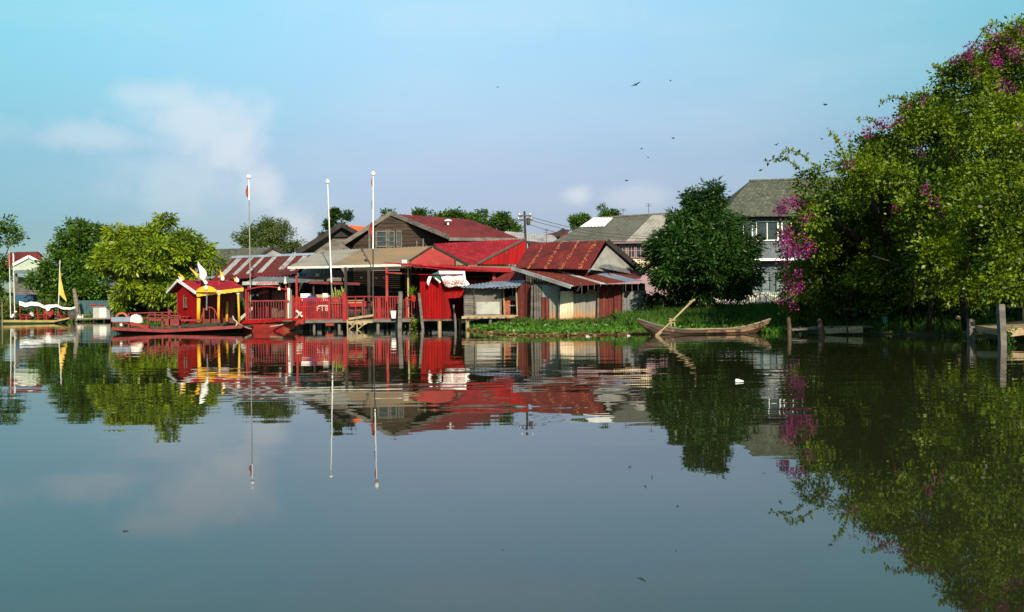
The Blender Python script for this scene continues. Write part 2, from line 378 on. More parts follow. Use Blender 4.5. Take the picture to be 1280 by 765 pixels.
M['redink'] = mat('red_lettering', (.45, .02, .03), rough=.6)
M['whiteink'] = mat('pinkish_white_lettering', (.59, .38, .34), rough=.6)
M['corrgreen'] = mat('teal_fence_sheet', (.05, .12, .13), (.035, .09, .10), scale=1.5, rough=.7)
M['vanblue'] = mat('pale_blue_car_paint', (.45, .58, .64), rough=.35)
M['L_boug'] = leafmat('bougainvillea_leaves', (.022, .070, .004), (.25, .36, .006), .25)
M['L_mango'] = leafmat('mango_leaves', (.010, .040, .005), (.042, .115, .010), .15)
M['L_yellow'] = leafmat('yellow_green_leaves', (.06, .13, .006), (.36, .48, .02), .3)
M['L_green'] = leafmat('mid_green_leaves', (.030, .085, .008), (.12, .24, .018), .25)
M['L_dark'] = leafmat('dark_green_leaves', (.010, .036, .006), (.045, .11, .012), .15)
M['L_olive'] = leafmat('olive_leaves', (.06, .10, .02), (.17, .23, .045), .25)
M['L_grass'] = leafmat('grass_blades', (.03, .10, .008), (.10, .24, .015), .3, scale=.4)
M['palegable'] = mat('pale_gable_sheet', (.34, .34, .32), (.24, .24, .23), scale=1.6, rough=.7)
M['rustlight'] = mat('bright_rust', (.44, .14, .05), (.28, .05, .02), scale=4, rough=.75)
M['L_weed'] = leafmat('weed_leaves', (.05, .15, .012), (.13, .30, .03), .3, scale=.8)
M['L_dead'] = leafmat('dead_leaves', (.12, .07, .025), (.26, .17, .06), .1)
M['petal'] = leafmat('magenta_bracts', (.15, .003, .10), (.42, .010, .24), .12)

# ------------------------------------------------------------------ ground and water
bank = [(-3000, 140), (-400, 125), (G(-100, 100).x, 100), (G(0, 97).x, 97), (G(140, 92).x, 92), (G(150, 75).x, 75), (G(165, 60).x, 60), (G(380, 55).x, 55),
        (G(560, 50).x, 50), (G(600, 44).x, 44), (G(650, 39).x, 39), (G(800, 37).x, 37), (G(900, 36).x, 36), (G(1000, 34).x, 34), (G(1100, 31.5).x, 31.5),
        (G(1200, 28.5).x, 28.5), (G(1290, 27).x, 27), (17.6, 22), (19, 16), (24, 12), (200, 9), (3000, 9)]
bx_ = np.array([b[0] for b in bank]); by_ = np.array([b[1] for b in bank])
def bankY(x): return float(np.interp(x, bx_, by_))
tt = [-6, -3, -1, 0, 1, 2, 3.5, 6, 9, 14, 25, 60, 150, 500, 1500, 4000]
zz = [-1.6, -.8, -.3, -.06, .12, .24, .36, .5, .6, .7, .8, .9, .95, 1.0, 1.0, 1.0]
def groundZ(x, y):
    t = y-bankY(x); z = float(np.interp(t, tt, zz))
    k = min(max((x-6)/3, 0), 1)
    if z > 0: z *= 1+.35*k
    return min(z, 1.12) if z > 0 else z
xs = sorted(set([-3000, -1200, -500, -250, -150] + [i*1.0 for i in range(-110, 60)] + [70, 90, 130, 200, 400, 1000, 3000]))
rows = [('a', -3000, .5), ('a', -200, .5), ('a', -20, .45), ('a', -3, .3), ('a', -.8, .05), ('a', .6, -1.0), ('a', 1.2, -1.2)]+[('r', t, None) for t in tt]
gm = MB(); V = []
for (k, t, z) in rows:
    for x in xs:
        if k == 'a': V.append((x, t, z))
        else:
            yb = bankY(x); y = yb+t; h = groundZ(x, y)
            if 0 < t < 60: h += .05*math.sin(x*1.7+t*2)+.04*math.sin(x*.6-t)
            V.append((x, y, h))
n = len(xs)
gm.add(V, [(j*n+i, j*n+i+1, (j+1)*n+i+1, (j+1)*n+i) for j in range(len(rows)-1) for i in range(n-1)])
tag(gm.build('ground', M['ground'], smooth=True), kind='structure')

wm = bpy.data.materials.new('river_water'); wm.use_nodes = True; nt = wm.node_tree; n = nt.nodes; l = nt.links
b = n['Principled BSDF']; b.inputs['Base Color'].default_value = (.017, .020, .008, 1); b.inputs['Roughness'].default_value = .015; b.inputs['IOR'].default_value = 1.50
b.inputs['Specular IOR Level'].default_value = .5
t = n.new('ShaderNodeTexCoord')
def wnoise(scale, st, detail, rz=0):
    mp = n.new('ShaderNodeMapping'); mp.inputs['Scale'].default_value = st; mp.inputs['Rotation'].default_value = (0, 0, rz); l.new(t.outputs['Object'], mp.inputs[0])
    z = n.new('ShaderNodeTexNoise'); z.inputs['Scale'].default_value = scale; z.inputs['Detail'].default_value = detail; z.inputs['Roughness'].default_value = .5
    l.new(mp.outputs[0], z.inputs['Vector']); return z.outputs[0]
def wm_(op, a, b_=None, c_=None):
    x = n.new('ShaderNodeMath'); x.operation = op
    for i, v in enumerate((a, b_, c_)):
        if v is None: continue
        if isinstance(v, (int, float)): x.inputs[i].default_value = v
        else: l.new(v, x.inputs[i])
    return x.outputs[0]
fine = wnoise(1.3, (.35, 1, 1), 2, .08)
big = wnoise(.28, (.5, 1, 1), 1)
pat = wnoise(.06, (.6, 1, 1), 2)
mr = n.new('ShaderNodeMapRange'); mr.interpolation_type = 'SMOOTHSTEP'; l.new(pat, mr.inputs[0]); mr.inputs[1].default_value = .40; mr.inputs[2].default_value = .60; mr.inputs[3].default_value = .45; mr.inputs[4].default_value = 1
# a light breeze ruffles the middle of the river, the water near this bank lies still
sp = n.new('ShaderNodeSeparateXYZ'); l.new(t.outputs['Object'], sp.inputs[0])
m1 = n.new('ShaderNodeMapRange'); m1.interpolation_type = 'SMOOTHSTEP'; l.new(sp.outputs[1], m1.inputs[0]); m1.inputs[1].default_value = 3; m1.inputs[2].default_value = 10; m1.inputs[3].default_value = .10
h = wm_('ADD', wm_('MULTIPLY', wm_('MULTIPLY', fine, mr.outputs[0]), wm_('MULTIPLY', m1.outputs[0], .0085)), wm_('MULTIPLY', big, .006))
bp = n.new('ShaderNodeBump'); bp.inputs['Strength'].default_value = 1; bp.inputs['Distance'].default_value = 1
l.new(h, bp.inputs['Height']); l.new(bp.outputs[0], b.inputs['Normal'])
w = MB(); w.add([(-3000, -.9, 0), (3000, -.9, 0), (3000, 145, 0), (-3000, 145, 0)], [(0, 1, 2, 3)])
tag(w.build('river_water', wm), kind='structure')

# ------------------------------------------------------------------ foliage
def leaf_mesh(name, pos, direc, size, aspect, mats, parent=None, mi=None, off=None, curl=.25):
    N = len(pos)
    d = direc/np.maximum(np.linalg.norm(direc, axis=1, keepdims=True), 1e-6)
    r = RNG.normal(size=(N, 3)); s = np.cross(d, r); s /= np.maximum(np.linalg.norm(s, axis=1, keepdims=True), 1e-6)
    nr = np.cross(d, s); L = (size*RNG.uniform(.5, 1.45, N))[:, None]; W = L*aspect*.5
    v0 = pos; v1 = pos+d*L*.45+s*W+nr*L*curl*.3; v2 = pos+d*L-nr*L*curl*.2; v3 = pos+d*L*.45-s*W+nr*L*curl*.3
    v = np.stack([v0, v1, v2, v3], 1).reshape(-1, 3)
    if off is not None: v = v-np.array(off)
    m = bpy.data.meshes.new(name); m.vertices.add(4*N); m.vertices.foreach_set('co', v.astype(np.float32).ravel())
    m.loops.add(4*N); m.loops.foreach_set('vertex_index', np.arange(4*N, dtype=np.int32))
    m.polygons.add(N); m.polygons.foreach_set('loop_start', np.arange(0, 4*N, 4, dtype=np.int32))
    try: m.polygons.foreach_set('loop_total', np.full(N, 4, dtype=np.int32))
    except Exception: pass
    m.materials.append(mats)
    m.update(calc_edges=True); m.validate()
    o = bpy.data.objects.new(name, m); C.objects.link(o)
    if parent is not None: o.parent = parent
    return o
def crown_points(blobs, nclus, per, crad, inner=.45, droop=.0, power=2.0, flat=.8, lump=.28, bough=.55, nb=None):
    """blobs: (centre, (rx, ry, rz)); leaves gather in sprays that fill the outer part of each lobe"""
    w = np.array([(b[1][0]*b[1][2]+b[1][0]*b[1][1]) for b in blobs]); w = w/w.sum()
    C0 = np.array([tuple(b[0]) for b in blobs]); R0 = np.array([b[1] for b in blobs])
    if nb is None: nb = max(8, nclus//14)
    # boughs: rounded masses of sprays on and inside the lobes, with gaps of shade between them
    idx = RNG.choice(len(blobs), nb, p=w)
    u = RNG.normal(size=(nb, 3)); u /= np.linalg.norm(u, axis=1, keepdims=True)
    rr = inner+(1-inner)*RNG.random(nb)**(1/power)
    bc = C0[idx]+u*R0[idx]*(rr*RNG.uniform(.82, 1.06, nb))[:, None]*(1-lump*.4)
    br = bough*RNG.uniform(.6, 1.35, nb)*R0.mean()*.55
    bi = RNG.integers(0, nb, nclus)
    v = RNG.normal(size=(nclus, 3)); v += u[bi]*.5; v /= np.linalg.norm(v, axis=1, keepdims=True)
    cc = bc[bi]+v*np.array([1, 1, .72])*(br[bi]*RNG.uniform(.35, 1.0, nclus)**.6)[:, None]
    ci = np.repeat(np.arange(nclus), per)
    sz = (crad*RNG.uniform(.5, 1.3, nclus))[ci][:, None]
    g = np.clip(RNG.normal(size=(len(ci), 3)), -1.5, 1.5)*np.array([1, 1, flat])
    pos = cc[ci]+g*sz*.5
    d = g+v[ci]*.9+np.array([0, 0, -droop])
    return pos, d
def tree(name, label, loc, blobs, trunk, leaf, size, aspect, nclus, per, crad, lm, bark='bark', group=None, cat='tree', extra=None, **kw):
    t = thing(name, label, cat, loc, group)
    tb = MB()
    for pts, r0, r1 in trunk:
        k = len(pts); tb.tube(pts, [r0+(r1-r0)*i/(k-1) for i in range(k)], 8)
    tb.build('trunk', M[bark], t, smooth=True)
    pos, d = crown_points(blobs, nclus, per, crad, **kw)
    if extra is not None: pos = np.concatenate([pos, extra[0]]); d = np.concatenate([d, extra[1]])
    leaf_mesh('crown', pos, d, size, aspect, M[leaf], t, off=loc)
    return t
def B(px, py, D, rx, rz, ry=None):
    """a foliage lobe given by its centre and half sizes"""
    s = D/F
    return (P(px, py, D), (rx*s, (ry if ry else (rx+rz)/2)*s, rz*s))
def limbs(base, tips, r0, r1, bend=.4, n=6, fork=.35):
    """trunk that forks into curved limbs reaching into the lobes"""
    base = Vector(base); out = []
    top = base+Vector((0, 0, 0))
    av = sum((Vector(t) for t in tips), Vector())/len(tips)
    mid = base.lerp(av, fork); mid.x += random.uniform(-.2, .2)
    st = [base+Vector((0, 0, -.3)), base.lerp(mid, .5)+Vector((random.uniform(-.1, .1), 0, 0)), mid]
    out.append((st, r0, r0*.75))
    for t in tips:
        t = Vector(t); pts = []
        for i in range(n):
            u = i/(n-1); p = mid.lerp(t, u)
            p.z += bend*math.sin(u*math.pi)*.5; p.x += random.uniform(-.08, .08)*(0 < i < n-1); pts.append(p)
        out.append((pts, r0*.55, r1))
    return out

# the big bougainvillea-covered tree on the right
bb = [B(1012, 240, 30, 34, 36), B(1012, 300, 32.5, 28, 45), B(1050, 285, 33, 50, 60), B(1062, 225, 30, 46, 34), B(1110, 215, 31, 48, 52), B(1098, 300, 32.5, 60, 60),
      B(1150, 175, 31, 48, 60), B(1165, 250, 28, 66, 66), B(1205, 140, 31, 52, 60), B(1235, 90, 31, 42, 46), B(1268, 75, 31, 34, 40), B(1245, 190, 28, 70, 74), B(1250, 280, 25, 70, 60),
      B(1300, 110, 32, 50, 60), B(1320, 220, 28, 80, 90), B(1195, 330, 26, 56, 42), B(1275, 340, 24, 60, 38), B(1130, 345, 31, 55, 36), B(1014, 345, 33.5, 28, 42), B(1060, 345, 33, 42, 30),
      B(1380, 180, 30, 90, 110), B(1420, 300, 27, 100, 80), B(1130, 174, 31, 34, 26), B(1165, 142, 32, 30, 26), B(1090, 204, 31, 36, 28), B(1004, 275, 31.5, 20, 34), B(1004, 330, 33.5, 22, 44), B(1012, 368, 34, 24, 24), B(1030, 350, 34, 30, 40), B(1090, 368, 33, 50, 26), B(1150, 374, 31.5, 50, 26), B(1210, 374, 29.5, 40, 24), B(1050, 330, 33.5, 40, 40), B(1200, 100, 31, 34, 36), B(1255, 70, 31.5, 28, 20), B(1290, 76, 31.5, 36, 24), B(1200, 230, 34, 90, 100), B(1100, 290, 34, 90, 80), B(1290, 180, 36, 100, 110), B(1040, 300, 34, 46, 70)]
basep = Vector((G(1110, 34).x, 34, .5))
tr = limbs(basep, [P(1030, 270, 30), P(1090, 250, 29), P(1160, 200, 31), P(1230, 110, 31), P(1250, 260, 27), P(1330, 180, 30), P(1180, 320, 27)], .38, .05, bend=.8, fork=.25)
tr += [([P(1095, 352, 27.6), P(1112, 340, 27.4), P(1130, 333, 27.4), P(1138, 338, 27.5), P(1142, 355, 27.5), P(1137, 380, 28), P(1140, 408, 29)], .02, .05),
       ([P(1090, 320, 28), P(1110, 326, 27.6), P(1130, 332, 27.4)], .03, .02),
       ([P(1155, 330, 29), P(1165, 370, 29), P(1160, 412, 29.3)], .06, .09), ([P(1075, 300, 32), P(1063, 350, 32), P(1060, 400, 33)], .10, .14),
       ([P(1210, 330, 28), P(1203, 370, 28), P(1208, 412, 28.5)], .08, .12), ([P(1010, 320, 33), P(1006, 350, 33.5), P(1000, 392, 34.5)], .05, .08)]
shoots = []; sd_ = []
for (pa, pb, sag) in [((1000, 212, 30), (957, 203, 29.6), .25), ((1150, 140, 31), (1099, 128, 30.6), .3), ((1060, 205, 30), (1035, 163, 29.6), .2), ((1215, 60, 31), (1262, 34, 31), .5),
                      ((1120, 170, 31), (1072, 150, 30.5), .2), ((1190, 105, 31), (1165, 82, 30.6), .2), ((1240, 60, 31), (1290, 36, 31), .35), ((1010, 200, 30), (978, 190, 29.5), .15)]:
    a, b_ = P(*pa), P(*pb); pts = []
    for i in range(9):
        u = i/8; p = a.lerp(b_, u); p.z += sag*math.sin(u*math.pi); pts.append(p)
    tr.append((pts, .02, .006))
    for i in range(70):
        u = random.random()*8; k = min(int(u), 7); p = pts[k].lerp(pts[k+1], u-k)
        shoots.append((p.x+random.gauss(0, .03), p.y+random.gauss(0, .03), p.z+random.gauss(0, .03))); sd_.append((random.gauss(0, .4), random.gauss(0, .4), random.choice((-1, 1))*.8))
boug = tree('bougainvillea_tree', 'huge leafy tree overgrown with magenta bougainvillea, leaning over the right bank', basep, bb, tr, 'L_boug', .11, .62, 9600, 30, .36, 'x',
            inner=.35, droop=.2, bough=.6, nb=800, extra=(np.array(shoots), np.array(sd_)), lump=.1)
fb = []
for (px, py, D, rx, rz, nn) in [(976, 262, 29.4, 8, 6, 8), (985, 252, 29.2, 6, 6, 5), (982, 298, 29.8, 8, 14, 10), (996, 305, 30.2, 12, 22, 14), (978, 326, 30.4, 7, 16, 7), (992, 350, 31.2, 13, 26, 12), (986, 372, 30.5, 9, 14, 3), (1004, 300, 29.2, 14, 26, 7), (995, 255, 28.6, 8, 6, 4),
          (1100, 155, 30.0, 9, 5, 5), (1085, 162, 30, 6, 4, 3), (1122, 150, 30, 6, 3, 2), (1133, 130, 29.9, 3, 3, 1), (1155, 128, 30, 4, 3, 1), (1062, 170, 29.8, 3, 3, 1), (1212, 69, 29.8, 9, 6, 5), (1226, 57, 30, 9, 6, 4), (1245, 74, 29.8, 8, 6, 4), (1196, 74, 30.0, 6, 4, 2), (1213, 59, 29.8, 5, 4, 2),
          (1250, 43, 30.2, 8, 4, 4), (1270, 40, 30.4, 6, 4, 3), (1262, 54, 29.8, 7, 5, 3), (1240, 38, 30, 4, 3, 1), (1217, 92, 29.7, 4, 4, 1), (1252, 78, 29.6, 9, 6, 4), (1255, 105, 29.3, 6, 4, 2), (1260, 118, 29, 7, 4, 2), (1243, 120, 29.2, 5, 6, 2), (1265, 65, 29.5, 9, 8, 5),
          (1156, 235, 26.4, 4, 5, 2), (1240, 262, 25, 3, 3, 1), (1255, 240, 25, 4, 4, 1), (1150, 190, 28.6, 5, 3, 1), (1165, 250, 26.3, 3, 3, 1), (1180, 270, 26, 3, 4, 1), (1115, 262, 27, 4, 3, 1), (1275, 160, 26.5, 5, 4, 1), (1060, 205, 28.7, 4, 4, 2), (1010, 180, 30, 0.1, .1, 0)]:
    for k in range(nn):
        fb.append((P(px+random.gauss(0, rx*.6), py+random.gauss(0, rz*.6), D+random.uniform(-.3, .3)), None))
cpos = np.array([tuple(f[0]) for f in fb]); ci = np.repeat(np.arange(len(fb)), 34)
g = RNG.normal(size=(len(ci), 3))
leaf_mesh('blossom', cpos[ci]+np.clip(g, -1.3, 1.3)*.085, g, .055, .85, M['petal'], boug, off=basep)

# the dark mango tree on the grassy bank
mb_ = [B(882, 256, 42, 22, 24), B(878, 284, 41, 34, 30), B(836, 286, 42, 18, 28), B(914, 290, 42, 22, 26), B(890, 318, 40.5, 50, 36), B(836, 325, 41, 24, 40), B(926, 325, 42, 20, 36), B(858, 352, 41, 40, 22), B(908, 352, 41, 34, 20), B(872, 310, 44, 50, 56)]
base2 = Vector((G(872, 43).x, 43, .7))
tree('mango_tree', 'dense dark green round tree on the grass behind the beached sampan', base2, mb_, limbs(base2, [P(850, 300, 42), P(880, 275, 42), P(915, 305, 42), P(835, 335, 42), P(915, 345, 42)], .30, .05, fork=.3),
     'L_mango', .19, .34, 3300, 26, .36, 'x', inner=.38, droop=.5, lump=.1, bough=.62, nb=280)

# yellow-green tree behind the red cabin boat
yb = [B(190, 292, 62, 32, 26), B(160, 310, 62, 34, 30), B(225, 315, 62, 34, 28), B(195, 335, 60.5, 54, 38), B(150, 338, 61, 30, 28), B(240, 340, 62, 26, 28), B(175, 365, 61, 36, 20), B(215, 365, 61, 34, 18), B(190, 330, 64, 58, 46)]
base3 = Vector((G(190, 62.5).x, 62.5, .3))
tree('broadleaf_tree', 'bright yellow-green drooping tree behind the red cabin boat', base3, yb, limbs(base3, [P(185, 300, 62), P(155, 325, 62), P(230, 320, 62), P(200, 340, 61)], .28, .05, fork=.3)+[([P(137, 372, 61), P(141, 398, 61)], .10, .14)],
     'L_yellow', .29, .38, 2000, 24, .5, 'x', inner=.45, droop=.9, bark='palebark', lump=.1, bough=.6, nb=110)

def simple_tree(label, spec, base_px, base_D, leaf, size, ncl, per, crad, name='broadleaf_tree', bark='bark', group=None, bz=.8, r0=.25, asp=.5, inner=.45, droop=.3, lump=.15, bough=.6):
    loc = Vector((G(base_px, base_D).x, base_D, bz))
    tips = [b[0] for b in spec][:6]
    return tree(name, label, loc, spec, limbs(loc, tips, r0, .04, fork=.35), leaf, size, asp, ncl, per, crad, 'x', bark=bark, inner=inner, droop=droop, group=group, lump=lump, bough=bough)
simple_tree('tall dark green tree between the small gabled house and the yellow-green tree', [B(94, 293, 100, 18, 18), B(76, 305, 100, 16, 12), B(104, 318, 99, 26, 24), B(80, 335, 99, 24, 20), B(110, 348, 99, 24, 24), B(58, 352, 99, 18, 8), B(88, 366, 100, 34, 16)],
            92, 100, 'L_green', .36, 1300, 20, .8)
simple_tree('green tree on the far left edge of the riverbank', [B(-2, 286, 108, 14, 16), B(14, 302, 108, 20, 9), B(-24, 330, 108, 34, 30), B(-4, 345, 108, 12, 20), B(-16, 375, 106, 20, 16), B(-50, 320, 110, 40, 40)], -12, 107, 'L_green', .36, 900, 20, .8)
simple_tree('sparse small-leaved crown poking up right of the tall dark green tree', [B(124, 290, 112, 14, 8), B(135, 296, 112, 10, 6), B(112, 288, 112, 8, 7)], 125, 112, 'L_dark', .3, 120, 20, .6)
simple_tree('feathery olive tree behind the grey roof and striped roof', [B(330, 290, 85, 28, 14), B(312, 298, 85, 24, 12), B(352, 296, 85, 24, 16), B(372, 302, 85, 12, 12), B(340, 282, 86, 16, 10), B(340, 310, 85, 40, 14)], 340, 85, 'L_olive', .22, 900, 16, .55, name='feathery_tree', inner=.3, asp=.35, bough=.45)
simple_tree('small dark tree rising behind the orange roofed house', [B(416, 269, 85, 10, 5), B(428, 270, 85, 10, 5), B(420, 283, 85, 15, 9), B(410, 292, 85, 10, 8)], 418, 85, 'L_dark', .2, 260, 20, .4, bough=.7)
simple_tree('wide green tree behind the maroon roof of the wooden house', [B(600, 275, 90, 28, 10), B(625, 282, 90, 24, 13), B(570, 274, 90, 24, 8), B(640, 288, 90, 12, 8), B(530, 273, 90, 22, 5), B(477, 270, 90, 8, 4)], 600, 90, 'L_green', .26, 800, 20, .6)
simple_tree('small round tree left of the pair behind the grey roofed house', [B(724, 275, 90, 9, 7), B(728, 284, 90, 11, 7)], 725, 90, 'L_green', .2, 220, 20, .4, bough=.8)
simple_tree('small round tree right of the pair behind the grey roofed house', [B(756, 266, 92, 10, 7), B(764, 272, 92, 10, 7), B(752, 275, 92, 8, 7)], 758, 92, 'L_green', .2, 260, 20, .4, bough=.8)
simple_tree('dark bushy tree behind the jetty, thickened to deepen the shade under the bougainvillea', [B(1150, 345, 40, 70, 34), B(1060, 335, 42, 40, 36), B(1230, 340, 38, 60, 40), B(1310, 340, 36, 70, 50), B(1110, 300, 44, 90, 50), B(1240, 260, 44, 120, 70), B(1180, 385, 34, 60, 18), B(1290, 375, 33, 60, 24), B(1120, 375, 34, 50, 26), B(1170, 365, 33, 40, 34), B(1225, 375, 30, 40, 26), B(1065, 368, 36, 24, 26), B(1270, 372, 29, 40, 28), B(1100, 388, 33.5, 50, 18), B(1165, 390, 32, 40, 18), B(1215, 392, 30.5, 30, 16)], 1160, 41, 'L_dark', .17, 4200, 24, .5, r0=.3, inner=.1, bough=.8)  # low front lobes of dark leaves added to darken the shaded bank
simple_tree('low bush at the foot of the mango tree', [B(845, 372, 42.5, 16, 10), B(870, 374, 43, 18, 8), B(820, 376, 42, 12, 9)], 845, 42.6, 'L_dark', .16, 150, 22, .4, name='bush', r0=.05)
simple_tree('low shrub beside the houses behind the yellow-green tree trunk', [B(180, 386, 64, 40, 9), B(240, 386, 65, 30, 9)], 190, 64, 'L_dark', .3, 200, 22, .6, name='bush', r0=.06, bz=.4)
simple_tree('unseen tree outside the right edge of the picture, added to shade the bank', [((20.5, 16, 6.0), (3.2, 3, 2.6)), ((24, 18, 7.5), (3.4, 3, 3.0)), ((22, 13, 8.0), (3.5, 3, 3.0)), ((27, 13, 7), (4, 3, 3.5))], 1900, 18, 'L_green', .3, 900, 20, .6, bz=.3)  # invented tree out of view, throws shade on the right bank
simple_tree('yellow-green bushes on the left bank behind the covered boat', [B(8, 385, 96, 16, 10), B(36, 388, 96, 18, 9), B(62, 386, 96, 20, 10), B(84, 390, 97, 12, 8)], 36, 96.5, 'L_olive', .24, 420, 20, .5, name='bush', r0=.05, bz=.3)
# far wood that closes the horizon
pos = []; 
for i in range(15000):
    x = RNG.uniform(-330, 330); y = 210+RNG.uniform(0, 25); hh = 5.5+2.5*math.sin(x*.06)+1.5*math.sin(x*.21+2)
    pos.append((x, y, 1+RNG.random()**.7*hh))
pos = np.array(pos)
tag(leaf_mesh('far_wood', pos, RNG.normal(size=pos.shape), 1.7, .7, M['L_dark']), 'far-off belt of trees along the horizon behind the village', 'wood', kind='stuff')

# grass on the bank
def ground_arr(x, y): return np.array([groundZ(a, b_) for a, b_ in zip(x, y)])
def blades(name, label, x, y, hmin, hmax, w, m, lean=.35, z=None):
    N = len(x); zb = ground_arr(x, y)-.02 if z is None else z
    h = RNG.uniform(hmin, hmax, N); a = RNG.uniform(0, 2*np.pi, N); le = RNG.normal(size=(N, 2))*lean
    b0 = np.stack([x+np.cos(a)*w/2, y+np.sin(a)*w/2, zb], 1); b1 = np.stack([x-np.cos(a)*w/2, y-np.sin(a)*w/2, zb], 1)
    mdx = np.stack([x+le[:, 0]*h*.3, y+le[:, 1]*h*.3, zb+h*.6], 1); md2 = mdx+np.stack([np.cos(a)*w*.35, np.sin(a)*w*.35, 0*x], 1)
    tp = np.stack([x+le[:, 0]*h, y+le[:, 1]*h, zb+h], 1)
    v = np.stack([b0, b1, mdx, tp, md2], 1).reshape(-1, 3)
    me = bpy.data.meshes.new(name); me.vertices.add(5*N); me.vertices.foreach_set('co', v.astype(np.float32).ravel())
    me.loops.add(5*N); me.loops.foreach_set('vertex_index', np.arange(5*N, dtype=np.int32)); me.polygons.add(N)
    me.polygons.foreach_set('loop_start', np.arange(0, 5*N, 5, dtype=np.int32)); me.materials.append(m); me.update(calc_edges=True); me.validate()
    o = bpy.data.objects.new(name, me); C.objects.link(o); return tag(o, label, 'grass', kind='stuff')
def bank_xy(N, pxa, pxb, t0, t1, D0=40):
    x = RNG.uniform(G(pxa, D0).x, G(pxb, D0).x, N); y = np.array([bankY(a) for a in x])+RNG.uniform(t0, t1, N); return x, y
x, y = bank_xy(34000, 770, 1080, .5, 9)
blades('tall_grass', 'tall green grass on the bank around the mango tree', x, y, .25, .62, .035, M['L_grass'])
x, y = bank_xy(9000, 640, 800, 1.2, 4.5)
blades('short_grass', 'short bright grass at the foot of the rusty shed wall', x, y, .08, .34, .03, M['L_grass'])
x, y = bank_xy(7000, 1080, 1700, .3, 7, 30)
blades('shaded_grass', 'grass in the shade of the bougainvillea tree by the jetties', x, y, .15, .5, .035, M['L_grass'])
x, y = bank_xy(9000, -200, 330, .2, 6, 80)
blades('far_bank_grass', 'green growth along the left bank below the houses', x, y, .2, .9, .09, M['L_grass'])
x, y = bank_xy(2600, 630, 1000, 1.0, 6)
blades('dry_grass', 'dry straw-coloured stalks scattered through the bank grass', x, y, .12, .5, .02, M['L_dead'], lean=.5)
# floating weed mat
frx = [G(585, 43.5).x, G(600, 40).x, G(622, 36.5).x, G(650, 34).x, G(700, 33.6).x, G(790, 34).x, G(850, 35.2).x, G(1000, 33.5).x]; fry = [43.5, 40, 36.5, 34.3, 33.8, 34.2, 35.2, 33.5]
N = 24000; x = RNG.uniform(frx[0], frx[-1], N); f = np.interp(x, frx, fry)+.15*np.sin(x*3)+.1*np.sin(x*7.3); bk = np.array([bankY(a) for a in x])+1.6
u = RNG.random(N); y = f+(bk-f)*u
zb = np.maximum(ground_arr(x, y), 0)+.02; z = zb+RNG.uniform(.0, .17, N)*(.35+.65*np.minimum(1, u*6))+.05*np.sin(x*2.3)*np.sin(y*1.9)
pos = np.stack([x, y, np.maximum(z, .01)], 1); d = RNG.normal(size=(N, 3)); d[:, 2] = np.abs(d[:, 2])*.6
tag(leaf_mesh('floating_weed', pos, d, .13, .75, M['L_weed']), 'mat of green floating water weed spreading from the bank below the rusty shed', 'water weed', kind='stuff')
N = 5000; x = RNG.uniform(frx[0], frx[-2], N); f = np.interp(x, frx, fry)+.15*np.sin(x*3)+.1*np.sin(x*7.3); y = f-RNG.random(N)**1.5*.9+.3
pos = np.stack([x, y, RNG.uniform(.005, .05, N)], 1); d = RNG.normal(size=(N, 3)); d[:, 2] *= .2
tag(leaf_mesh('dead_weed_fringe', pos, d, .13, .6, M['L_dead']), 'brown dead fringe at the water edge of the weed mat', 'water weed', kind='stuff')

# ------------------------------------------------------------------ houses
def V3(v, dx=0, dy=0, dz=0): return Vector((v.x+dx, v.y+dy, v.z+dz))
def zat(v, z): return Vector((v.x, v.y, z))
def rake(mb, a, b, w=.22, t=.06):
    """barge board along a roof edge"""
    mb.beam(a, b, t, w)
def fill_wall(mb, pts, t=.08): mb.poly(pts, (0, t, 0))
def window(parent, x0, x1, z0, z1, y, frame='white', pane='glass', cols=2, rows=1, dy=-.04, name='window'):
    f = MB(); w = .07
    for x in (x0, x1): f.box((x, y+dy, (z0+z1)/2), (w, .07, z1-z0+w))
    for z in (z0, z1): f.box((((x0+x1)/2), y+dy-.004, z), (x1-x0+w, .08, w))
    for i in range(1, cols): f.box((x0+(x1-x0)*i/cols, y+dy-.002, (z0+z1)/2), (w*.7, .05, z1-z0))
    for i in range(1, rows): f.box(((x0+x1)/2, y+dy+.003, z0+(z1-z0)*i/rows), (x1-x0, .04, w*.6))
    o = f.build(name, M[frame], parent)
    p = MB(); p.box(((x0+x1)/2, y+dy+.035, (z0+z1)/2), (x1-x0, .015, z1-z0)); p.build('pane', M[pane], o)
    return o

# ---- brown wooden house with the maroon hipped roof
A = P(488, 267, 58.0); RE = P(588, 274.5, 60.5); ER = P(647, 297, 56.5); EL = P(561, 296.5, 55.2); LL = P(429, 304.5, 56.5)
t = thing('wooden_house', 'large brown wooden house with a maroon roof, behind the tan and red roofs', 'house', G(500, 58, .8))
roof = MB(); roof.corr(EL, ER, RE, A, pitch=.3, amp=.03, th=.05)
r = roof.build('roof', M['maroon'], t)
bk = MB(); back1 = V3(RE, 1.5, 5.5, -2.1); back0 = V3(A, -2.5, 6.5, -2.1)
bk.poly([A, RE, back1, back0], (0, 0, -.05)); bk.poly([RE, ER, back1], (0, 0, -.05)); bk.poly([LL, A, back0, V3(LL, -.5, 8, -.1)], (0, 0, -.05)); bk.build('roof', M['maroon'], t)
bb_ = MB(); rake(bb_, V3(LL, 0, -.1), V3(A, 0, -.1), .26); rake(bb_, V3(A, .05, -.15), V3(EL, 0, -.1), .26); bb_.beam(V3(EL, 0, 0, -.12), V3(ER, 0, 0, -.12), .1, .2)
bb_.build('barge_board', M['woodgrey'], t)
g = MB(); y = 57.2
gl, gr, ga = Vector((LL.x+.5, y, LL.z-.1)), Vector((EL.x-.3, y+.2, EL.z+.05)), Vector((A.x, y+.5, A.z-.25))
nb = 26
